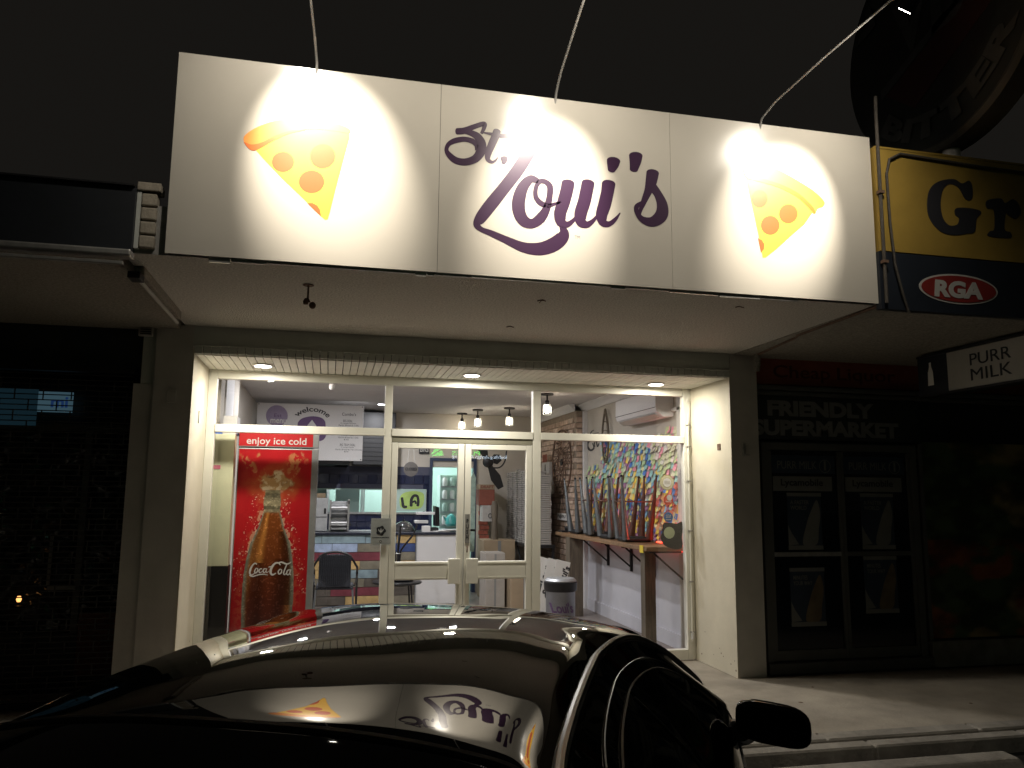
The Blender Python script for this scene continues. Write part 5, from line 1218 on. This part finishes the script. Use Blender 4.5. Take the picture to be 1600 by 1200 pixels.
# ---- stickers on the inside of the right pane
def sticker(px, py, r, parts, name, label, cat='sticker'):
    c = at(px, py, 'Y', YF+.02); t = thing(name, (c.x, YF+.02, c.z-r), label, cat)
    for k, (rr, m_, dx, dz) in enumerate(parts):
        MB().lathe([(rr, 0), (rr, .001)], (c.x+dx, YF+.016-k*.0012, c.z+dz), 28, (0, -1, 0)).build('disc' if k == 0 else 'mark', m_, t)
    return t, c
cream = pmat('cream_sticker', (.72, .68, .48), .5); gold = pmat('gold_sticker', (.55, .48, .22), .5); redst = pmat('red_sticker', (.72, .09, .05), .5); bluest = pmat('blue_sticker', (.02, .14, .45), .5)
t, c = sticker(1042, 754, .082, ((.078, gold, 0, 0), (.070, cream, 0, 0), (.050, gold, 0, 0), (.046, M['paper'], 0, 0)), 'award_sticker', 'cream and gold round award sticker, topmost on the right pane')
for k in range(3): B(c.x-.03, YF+.0105, c.z+.012-k*.012, c.x+.03, YF+.0112, c.z+.014-k*.012).build('line', M['poster_ochre'], t)
t, c = sticker(1044, 781, .055, ((.054, redst, 0, 0), (.030, M['paper'], .012, .022)), 'red_sticker', 'red round sticker with a white shape below the award sticker')
text('lettering', 'menu', M['paper'], t, (c.x-.03, YF+.0125, c.z-.025), (1, 0, 0), (0, 0, 1), .06, .014, .0008)
t, c = sticker(1044, 808, .055, ((.050, bluest, 0, 0),), 'blue_sticker', 'blue round sticker with white words under the red one')
for k, (tx_, dz) in enumerate((('EATS &', .012), ('DRINKS', -.006), ('home', -.030))): text('lettering', tx_, M['paper'], t, (c.x-.028, YF+.0138, c.z+dz), (1, 0, 0), (0, 0, 1), .056, .013, .0008, bold=.02)
rcd = thing('record_cutout', (3.4, YF+.03, 1.1), 'black wavy cutout with a pale green disc on the lower right pane', 'cutout')
frc = lambda a, b: at(820+a/5, 760+b/5, 'Y', YF+.022)
flatpoly('shape', [(1085, 290), (1140, 285), (1185, 292), (1225, 275), (1232, 330), (1228, 400), (1232, 470), (1190, 492), (1130, 480), (1080, 450), (1062, 400), (1075, 350)], frc, M['black'], rcd, NS, .002)
flatpoly('disc', [(1128+42*math.cos(w), 362+46*math.sin(w)) for w in np.linspace(0, 6, 20)], lambda a, b: frc(a, b)+Vector((0, -.0025, 0)), pmat('pale_green_disc', (.55, .62, .40), .5), rcd, NS, .001)
# ---- stacked print boards and the bullet bin by the mullion
fbp = lambda a, b: at(820+a/5, 760+b/5, 'Y', 2.9)
for k, (x0_, lb) in enumerate(((115, 'leftmost of three leaning white printed boards behind the bin'), (185, 'middle of three leaning white printed boards behind the bin'), (250, 'rightmost of three leaning white printed boards behind the steel bin'))):
    yy = 3.02-.035*k; g = lambda a, b, yy=yy: at(820+a/5, 760+b/5, 'Y', yy)
    a0 = g(x0_, 545+k*12); a1 = g(x0_+108, 575+k*10)
    t = thing('print_board', (a0.x-.1, yy, 0.005), lb, 'board', 'white printed boards leaning behind the bin')
    sl = .22
    MB().prism([Vector((a0.x-.20, yy, .006)), Vector((a1.x-.17, yy, .006)), a1, a0], (0, .006, 0)).build('board', M['paper'], t)
    d_ = Vector((.55, 0, 1)).normalized()
    text('lettering', "St. Loui's", M['ink'], t, Vector((a1.x-.19, yy-.0005, a1.z-.42)), d_, Vector((-d_.z, 0, d_.x)), .40, .09, .001, bold=.04)
    flatpoly('mark', [(a0.x+.03+.09*math.cos(w)*(1+.2*math.cos(3*w)), .42+.09*math.sin(w)*(1+.2*math.cos(3*w))) for w in np.linspace(0, 6, 18)], lambda a, b, yy=yy: Vector((a, yy-.0005, b)), M['ink'], t, NS, .001)
bn = thing('waste_bin', (0, 0, 0), 'round steel waste bin with black collar and purple lettering', 'bin')
pb = at(877, 905, 'Y', 2.3); bx_, by_ = pb.x-.01, 2.3; bz = pb.z
bn.location = (bx_, by_, .005)
MB().lathe([(.165, .005), (.17, .02), (.17, bz-.13), (.172, bz-.12)], (bx_, by_, 0), 32).build('body', pmat('dull_bin_steel', (.30, .31, .33), .4, metal=.7, var=.2), bn, smooth=True)
MB().lathe([(.178, bz-.13), (.19, bz-.11), (.195, bz-.03), (.18, bz-.025)], (bx_, by_, 0), 32).build('collar', M['black'], bn, smooth=True)
MB().lathe([(.18, bz-.024), (.185, bz-.01), (.16, bz+.015), (.05, bz+.025)], (bx_, by_, 0), 32).build('lid', M['steel_matt'], bn, smooth=True)
def wrap(u, v, w, h): return u, v
tt_ = text('lettering', "Loui's", M['purple_mid'], bn, (bx_-.13, by_-.172, bz-.36), (1, 0, 0), (-.25, 0, 1), .25, .12, .001, bold=.03)
for v in tt_.data.vertices:
    xx = v.co.x; v.co.y = -math.sqrt(max(.0004, .1725**2-min(.17, abs(xx))**2))-(.001 if v.co.y < -.1725 else 0)

# ================================================================== LIT SIGN ACROSS THE STREET (seen mirrored in the glass)
os_ = thing('street_sign', (5.0, -18.4, 2.5), 'lit sign across the street mirrored in the door glass, green triangle and white words', 'sign')
B(2.6, -18.6, 2.3, 8.2, -18.45, 3.7).build('board', M['black'], os_, bevel=.02)
for x_ in (3.2, 7.6): B(x_-.06, -18.62, -.13, x_+.06, -18.5, 2.3).build('post', M['dark_metal'], os_)
ge = emat('green_neon', (.05, .9, .06), 9); we = emat('white_neon', (.7, .85, 1.0), 7)
yy = -18.448
def mir(px, py): 
    q_ = at(px, py, 'Y', 2*YF-yy); return Vector((q_.x, yy, q_.z))
MB().prism([mir(672, 712), mir(683, 695), mir(688, 702)], (0, .01, 0)).build('emblem', ge, os_)
MB().prism([mir(690, 703), mir(694, 712), mir(674, 712.8)], (0, .01, 0)).build('emblem', ge, os_)
a_ = mir(746, 711); b_ = mir(704, 711)
text('green_lettering', 'PLANS', ge, os_, mir(750, 712), (-1, 0, 0), (0, 0, 1), mir(750, 712).x-mir(706, 712).x, .15, .01, bold=.02)
text('white_lettering', 'Building design & drafting', we, os_, mir(792, 719), (-1, 0, 0), (0, 0, 1), mir(792, 719).x-mir(706, 719).x, .16, .01, bold=.02)

# ================================================================== PARKED CAR
CO = Vector((-.08, -5.33, -.13)); CYAW = R(-24.0)      # origin at the rear edge of its roof, on the road
car = thing('parked_car', CO, 'glossy black car parked nose in at the kerb with its roof in the foreground', 'car', None, CYAW)
# station: y, crown z, rail x, rail z, belt x, belt z, shoulder x, shoulder z, door x, sill z      (z above the footpath, +.13 above the road)
ST = np.array([
 (-1.62, .50, .42, .49, .62, .47, .68, .45, .70, .33), (-1.56, .72, .52, .70, .70, .67, .75, .62, .77, .27), (-1.46, .84, .60, .82, .76, .79, .80, .74, .82, .22),
 (-1.20, .885, .62, .870, .78, .84, .82, .78, .845, .18), (-.98, .905, .63, .885, .79, .85, .83, .78, .86, .16), (-.78, .925, .62, .905, .795, .86, .83, .79, .865, .15),
 (-0.5, 1.085, 0.545, 1.007, .80, .865, .835, .79, .87, .15), (-0.3, 1.188, 0.505, 1.110, .80, .865, .835, .79, .87, .15), (-0.12, 1.268, 0.475, 1.190, .80, .865, .835, .79, .87, .15), (0, 1.293, 0.455, 1.215, .80, .865, .835, .79, .87, .15), (0.15, 1.309, 0.45, 1.231, .80, .865, .835, .79, .87, .15), (0.3, 1.317, 0.448, 1.237, .80, 0.865, .835, .79, .87, .15), (0.5, 1.322, 0.448, 1.242, .80, 0.865, .835, .79, .87, .15), (0.7, 1.321, 0.452, 1.241, .80, 0.865, .835, .79, .87, .15), (0.9, 1.31, 0.485, 1.240, .805, .865, .837, .79, .87, .15), (1.1, 1.28, 0.525, 1.210, .81, .865, .838, .79, .87, .15), (1.3, 1.206, 0.590, 1.145, .812, .862, .838, .79, .87, .15), (1.55, 1.09, 0.660, 1.045, .812, .862, .838, .785, .87, .15),
 (1.80, .985, .715, .945, .80, .855, .825, .775, .86, .16), (1.95, .930, .715, .895, .785, .835, .82, .76, .86, .17), (2.30, .865, .68, .83, .775, .78, .81, .72, .85, .18),
 (2.65, .77, .64, .74, .73, .70, .78, .66, .82, .20), (2.82, .66, .56, .64, .66, .62, .72, .58, .76, .24), (2.90, .50, .45, .49, .56, .48, .62, .46, .66, .32)])
def stat(y):
    i = int(np.clip(np.searchsorted(ST[:, 0], y)-1, 0, len(ST)-2)); a, b = ST[max(i-1, 0)], ST[i]; c, d = ST[i+1], ST[min(i+2, len(ST)-1)]
    t = (y-b[0])/(c[0]-b[0]); h = c[0]-b[0]
    m0 = (c-a)/(c[0]-a[0])*h if i > 0 else (c-b); m1 = (d-b)/(d[0]-b[0])*h if i+2 < len(ST) else (c-b)
    return (2*t**3-3*t*t+1)*b+(t**3-2*t*t+t)*m0+(-2*t**3+3*t*t)*c+(t**3-t*t)*m1
def section(y):
    _, zc, xr, zr, xb, zb, xs, zs, xd, zl = stat(y); d = zc-zr
    P_ = [(0, zc)]
    for f in (.3, .55, .75, .9): P_.append((xr*f, zc-d*(f**2.6)*.78))
    P_ += [(xr, zr+.0*d), (xr+.030, zr-.028)]
    x1, z1_ = xr+.030, zr-.028
    for f in (.25, .55, .85): P_.append((x1+(xb-x1)*f+.030*math.sin(math.pi*f), z1_+(zb-z1_)*f))
    P_ += [(xb, zb), (xs, zs), (xd, (zs+zl)/2+.05), (xd-.01, zl+.09), (xd-.05, zl), (xd-.25, zl-.03)]
    return P_
NSEC = len(section(0))
sec_cache = {}
def surf(s, y, off=0.0):
    """point of the car's skin: s = 0 at the crown ... NSEC-1 under the sill (negative s = left side)"""
    def pt(s_, y_):
        k = round(y_, 5)
        if k not in sec_cache: sec_cache[k] = section(y_)
        Q_ = sec_cache[k]; a_s = abs(s_); i = min(int(a_s), NSEC-2); t = a_s-i
        A = np.array(Q_[i-1] if i > 0 else (-Q_[1][0], Q_[1][1])); Bq = np.array(Q_[i]); C_ = np.array(Q_[i+1]); D_q = np.array(Q_[min(i+2, NSEC-1)])
        p = .5*((2*Bq)+(C_-A)*t+(2*A-5*Bq+4*C_-D_q)*t*t+(-A+3*Bq-3*C_+D_q)*t**3)
        return Vector((math.copysign(p[0], s_) if s_ else 0, y_, p[1]+.13))
    p = pt(s, y)
    if off:
        a = pt(s+.05, y)-pt(s-.05, y) if abs(s) > .06 else Vector((1, 0, 0)); b = pt(s, min(y+.01, 2.89))-pt(s, max(y-.01, -1.61)); n = a.cross(b)
        if n.length > 1e-9: n.normalize(); p = p+n*off
    return p
def patch(name, m, fs_, fy_, na, nb, off, parent=car, solid=.004):
    mb = MB(); 
    for j in range(nb+1):
        for i in range(na+1):
            a, b = i/na, j/nb; mb.v.append(surf(fs_(a, b), fy_(a, b), off))
    for j in range(nb):
        for i in range(na): mb.f.append((j*(na+1)+i, j*(na+1)+i+1, (j+1)*(na+1)+i+1, (j+1)*(na+1)+i))
    me = bpy.data.meshes.new(name); me.from_pydata([tuple(v) for v in mb.v], [], mb.f); me.materials.append(m); me.polygons.foreach_set('use_smooth', [True]*len(me.polygons))
    o = bpy.data.objects.new(name, me); COL.objects.link(o); o.parent = parent
    if solid:
        sd = o.modifiers.new('solid', 'SOLIDIFY'); sd.thickness = solid; sd.offset = -1
    return o
Y0, Y1 = -1.62, 2.90
patch('body', M['car_paint'], lambda a, b: (a*2-1)*(NSEC-1), lambda a, b: Y0+(Y1-Y0)*b, 176, 240, 0, solid=0)
def cap(y, name):
    pts = [surf(s, y) for s in np.linspace(-(NSEC-1), NSEC-1, 60)]
    mb = MB(); mb.v = pts; mb.f = [tuple(range(60))]; return mb.build(name, M['car_paint'], car, local=True)
cap(Y0, 'rear_bumper'); cap(Y1, 'front_bumper')
B(-.60, -1.35, .22, .60, 2.55, .28).build('floor_pan', M['black'], car, local=True)
RW = 4.55
rwy0 = lambda s: -.70-.03*(1-(s/RW)**2); rwy1 = lambda s: -.075-.03*(1-(s/RW)**2)
corner = lambda a: 1-.10*abs(2*a-1)**10
patch('rear_window', M['car_glass'], lambda a, b: (a*2-1)*RW*(.985+.03*(1-b)), lambda a, b: rwy0((a*2-1)*RW)+(rwy1((a*2-1)*RW)-rwy0((a*2-1)*RW))*b*corner(a), 60, 40, .0035)
patch('windscreen', M['car_glass'], lambda a, b: (a*2-1)*4.7, lambda a, b: 1.17+.03*(1-(2*a-1)**2)+(.65+.06*(1-(2*a-1)**2))*b, 60, 40, .0015)
def edge_tube(name, pts, r, m, n=6, closed=False): return MB().tube(pts, r, n, closed).build(name, m, car, local=True, smooth=True)
edge_tube('window_seal', [surf((a*2-1)*RW, rwy0((a*2-1)*RW)+(rwy1((a*2-1)*RW)-rwy0((a*2-1)*RW))*corner(a), .003) for a in np.linspace(0, 1, 50)], .0065, M['rubber'])
edge_tube('window_seal', [surf((a*2-1)*4.7, 1.17+.03*(1-(2*a-1)**2), .003) for a in np.linspace(0, 1, 40)], .005, M['rubber'])
edge_tube('window_seal', [surf((a*2-1)*RW*1.015, rwy0((a*2-1)*RW), .003) for a in np.linspace(0, 1, 40)], .006, M['rubber'])
for sd_ in (-1, 1):
    edge_tube('window_seal', [surf(sd_*RW*(.985+.03*(1-b)), -.70+(.655)*b*.93, .003) for b in np.linspace(0, 1, 24)], .006, M['rubber'])
    # roof ditch moulding running down beside the rear window
    pts = [surf(sd_*5.03, y, .003) for y in np.linspace(-.72, 1.84, 70)]
    edge_tube('roof_moulding', [p+Vector((0, 0, 0)) for p in pts], .0085, M['trim'], 8)
    edge_tube('roof_moulding', [surf(sd_*5.32, y, .002) for y in np.linspace(-.60, 1.80, 70)], .003, M['trim'], 6)
    # side glass under one arc
    def top(y):
        t = np.clip((y+.42)/2.0, 0, 1); return 9.72-(9.72-6.5)*max(0, (1-abs(2*t-1)**3.2))**.6
    for k, (ya, yb) in enumerate(((-.40, .60), (.65, 1.56))):
        patch('side_window', M['car_glass'], lambda a, b: sd_*(9.8+(top(ya+(yb-ya)*b)-9.8)*a), lambda a, b: ya+(yb-ya)*b, 16, 40, .003 if sd_ > 0 else -.003, solid=0)
    edge_tube('window_seal', [surf(sd_*top(y), y, .003) for y in -.42+2.0*(.5-.5*np.cos(np.linspace(0, math.pi, 60)))], .0026, M['rubber'])
    edge_tube('drip_seal', [surf(sd_*(top(y)-.28), y, .003) for y in -.46+2.06*(.5-.5*np.cos(np.linspace(.12, math.pi-.1, 60)))], .0018, M['trim'])
    edge_tube('belt_moulding', [surf(sd_*9.85, y, .004) for y in np.linspace(-.42, 1.60, 40)], .005, M['trim'])
    edge_tube('pillar_trim', [surf(sd_*s, .625+.02*(s-7)*.2, .003) for s in np.linspace(6.6, 9.8, 14)], .0035, M['rubber'])
    # shut lines of the door
    edge_tube('door_gap', [surf(sd_*s, .60, .0005) for s in np.linspace(9.95, 14, 20)], .0025, M['black'])
    edge_tube('door_gap', [surf(sd_*s, 1.62+.03*(s-10), .0005) for s in np.linspace(9.95, 13.6, 20)], .0025, M['black'])
    h0 = surf(sd_*11.1, .68, .012); h1 = surf(sd_*11.1, .86, .012)
    edge_tube('door_handle', [surf(sd_*11.1, .66, .0), h0, (h0+h1)/2, h1, surf(sd_*11.1, .88, .0)], .011, M['car_paint'])
    # tail and head lamps
    patch('tail_lamp', M['tail'], lambda a, b: sd_*(8.6+3.0*a), lambda a, b: -1.585+.16*b, 10, 6, .004 if sd_ > 0 else -.004, solid=0)
    patch('headlight', pmat('headlight_glass', (.35, .35, .35), .05, metal=.5), lambda a, b: sd_*(7.0+4.2*a), lambda a, b: 2.70+.14*b, 10, 6, .004 if sd_ > 0 else -.004, solid=0)
    # wheels
    for yw in (-.72, 2.02):
        wc_ = Vector((sd_*.775, yw, .315))
        w_ = MB().lathe([(.20, -.06), (.21, -.10), (.30, -.105), (.315, -.06), (.315, .06), (.30, .105), (.21, .10), (.20, .06)], wc_, 36, (1, 0, 0)).build('wheel', M['tyre'], car, local=True, smooth=True)
        MB().lathe([(.19, .0), (.205, .02), (.212, .108), (.20, .110), (.19, .07), (.05, .065), (.03, .085)], wc_, 30, (sd_, 0, 0)).build('rim', M['steel_matt'], w_, local=True, smooth=True)
        for k in range(5):
            a = 2*math.pi*k/5; d_ = Vector((0, math.cos(a), math.sin(a))); n_v = Vector((0, -d_.z, d_.y))
            q = wc_+Vector((sd_*.078, 0, 0)); MB().prism([q+d_*.03+n_v*.02, q+d_*.19+n_v*.03, q+d_*.19-n_v*.03, q+d_*.03-n_v*.02], (sd_*.03, 0, 0)).build('spoke', M['steel_matt'], w_, local=True)
# boot lid and bonnet shut lines, number plate
for s0, s1, ya, yb in ((-4.2, 4.2, -.76, -.76), (-4.2, -4.2, -.76, -1.5), (4.2, 4.2, -.76, -1.5), (-4.6, 4.6, 1.86, 1.86), (-4.6, -5.2, 1.86, 2.7), (4.6, 5.2, 1.86, 2.7)):
    edge_tube('shut_line', [surf(s0+(s1-s0)*t, ya+(yb-ya)*t, .0004) for t in np.linspace(0, 1, 24)], .0022, M['black'])
B(-.18, -1.632, .50, .18, -1.622, .61).build('number_plate', M['paper'], car, local=True, bevel=.003)
# door mirrors
for sd_ in (-1, 1):
    mc = Vector((sd_*.912, 1.37, .935+.13)); 
    ring = []; mb = MB(); nu, nv = 18, 28
    for i in range(nu+1):
        ph = math.pi*i/nu-math.pi/2
        for j in range(nv):
            th = 2*math.pi*j/nv; c_, s_ = math.cos(th), math.sin(th)
            se = lambda v, e: math.copysign(abs(v)**e, v)
            x_ = .108*se(c_, .55)*se(math.cos(ph), .62); z_ = .060*se(s_, .62)*se(math.cos(ph), .62); y_ = .062*se(math.sin(ph), .85)
            if y_ < 0: y_ *= .45
            x_ *= 1-.10*(z_/.072)*0; z_ += -.014*(x_*sd_/.108)
            mb.v.append(mc+Vector((x_, y_, z_)))
    for i in range(nu):
        for j in range(nv): mb.f.append((i*nv+j, i*nv+(j+1) % nv, (i+1)*nv+(j+1) % nv, (i+1)*nv+j))
    mr = mb.build('door_mirror', M['car_paint'], car, local=True, smooth=True)
    MB().prism([mc+Vector((.094*math.copysign(abs(math.cos(w))**.55, math.cos(w)), -.0275, .050*math.copysign(abs(math.sin(w))**.6, math.sin(w))-.012*math.cos(w)*sd_)) for w in np.linspace(0, 2*math.pi, 29)[:-1]], (0, -.0025, 0)).build('mirror_glass', pmat('mirror_glass', (.05, .05, .05), .05, metal=1, var=0) if sd_ < 0 else M['car_glass'], mr, local=True, smooth=True)
    foot = surf(sd_*9.9, 1.50)
    MB().tube([foot+Vector((-sd_*.02, 0, .0)), foot+Vector((sd_*.03, -.02, .01)), mc+Vector((-sd_*.09, .015, -.03))], [.045, .035, .028], 12).build('mirror_foot', M['trim'], mr, local=True, smooth=True)

# scuffs low on the right reveal
for k, (yy, zz, r) in enumerate(((.30, .16, .008), (.26, .14, .006), (.33, .20, .005), (.62, .30, .006), (.12, .10, .007), (.45, .12, .005), (.70, .08, .009), (.03, .06, .010), (.05, .14, .006))):
    MB().lathe([(r, 0), (r*.8, .0012)], (XR-.0002, yy, zz), 7, (-1, 0, 0)).build('paint_chip', M['rust'], shop)
    MB().lathe([(r*.9, 0), (r*.7, .0012)], (XL+.0002, yy+.05, zz+.05), 7, (1, 0, 0)).build('paint_chip', M['rust'], shop)
# leaves, gum and wrappers on the footpath
rl = random.Random(5)
for k in range(9):
    gx, gy = rl.uniform(3.6, 6.6), rl.uniform(-1.45, -.15)
    MB().lathe([(rl.uniform(.010, .02), 0), (.008, .003)], (gx, gy, .0005), 9).build('gum_spot', M['rust'] if k % 3 else M['kerb'], fp_)
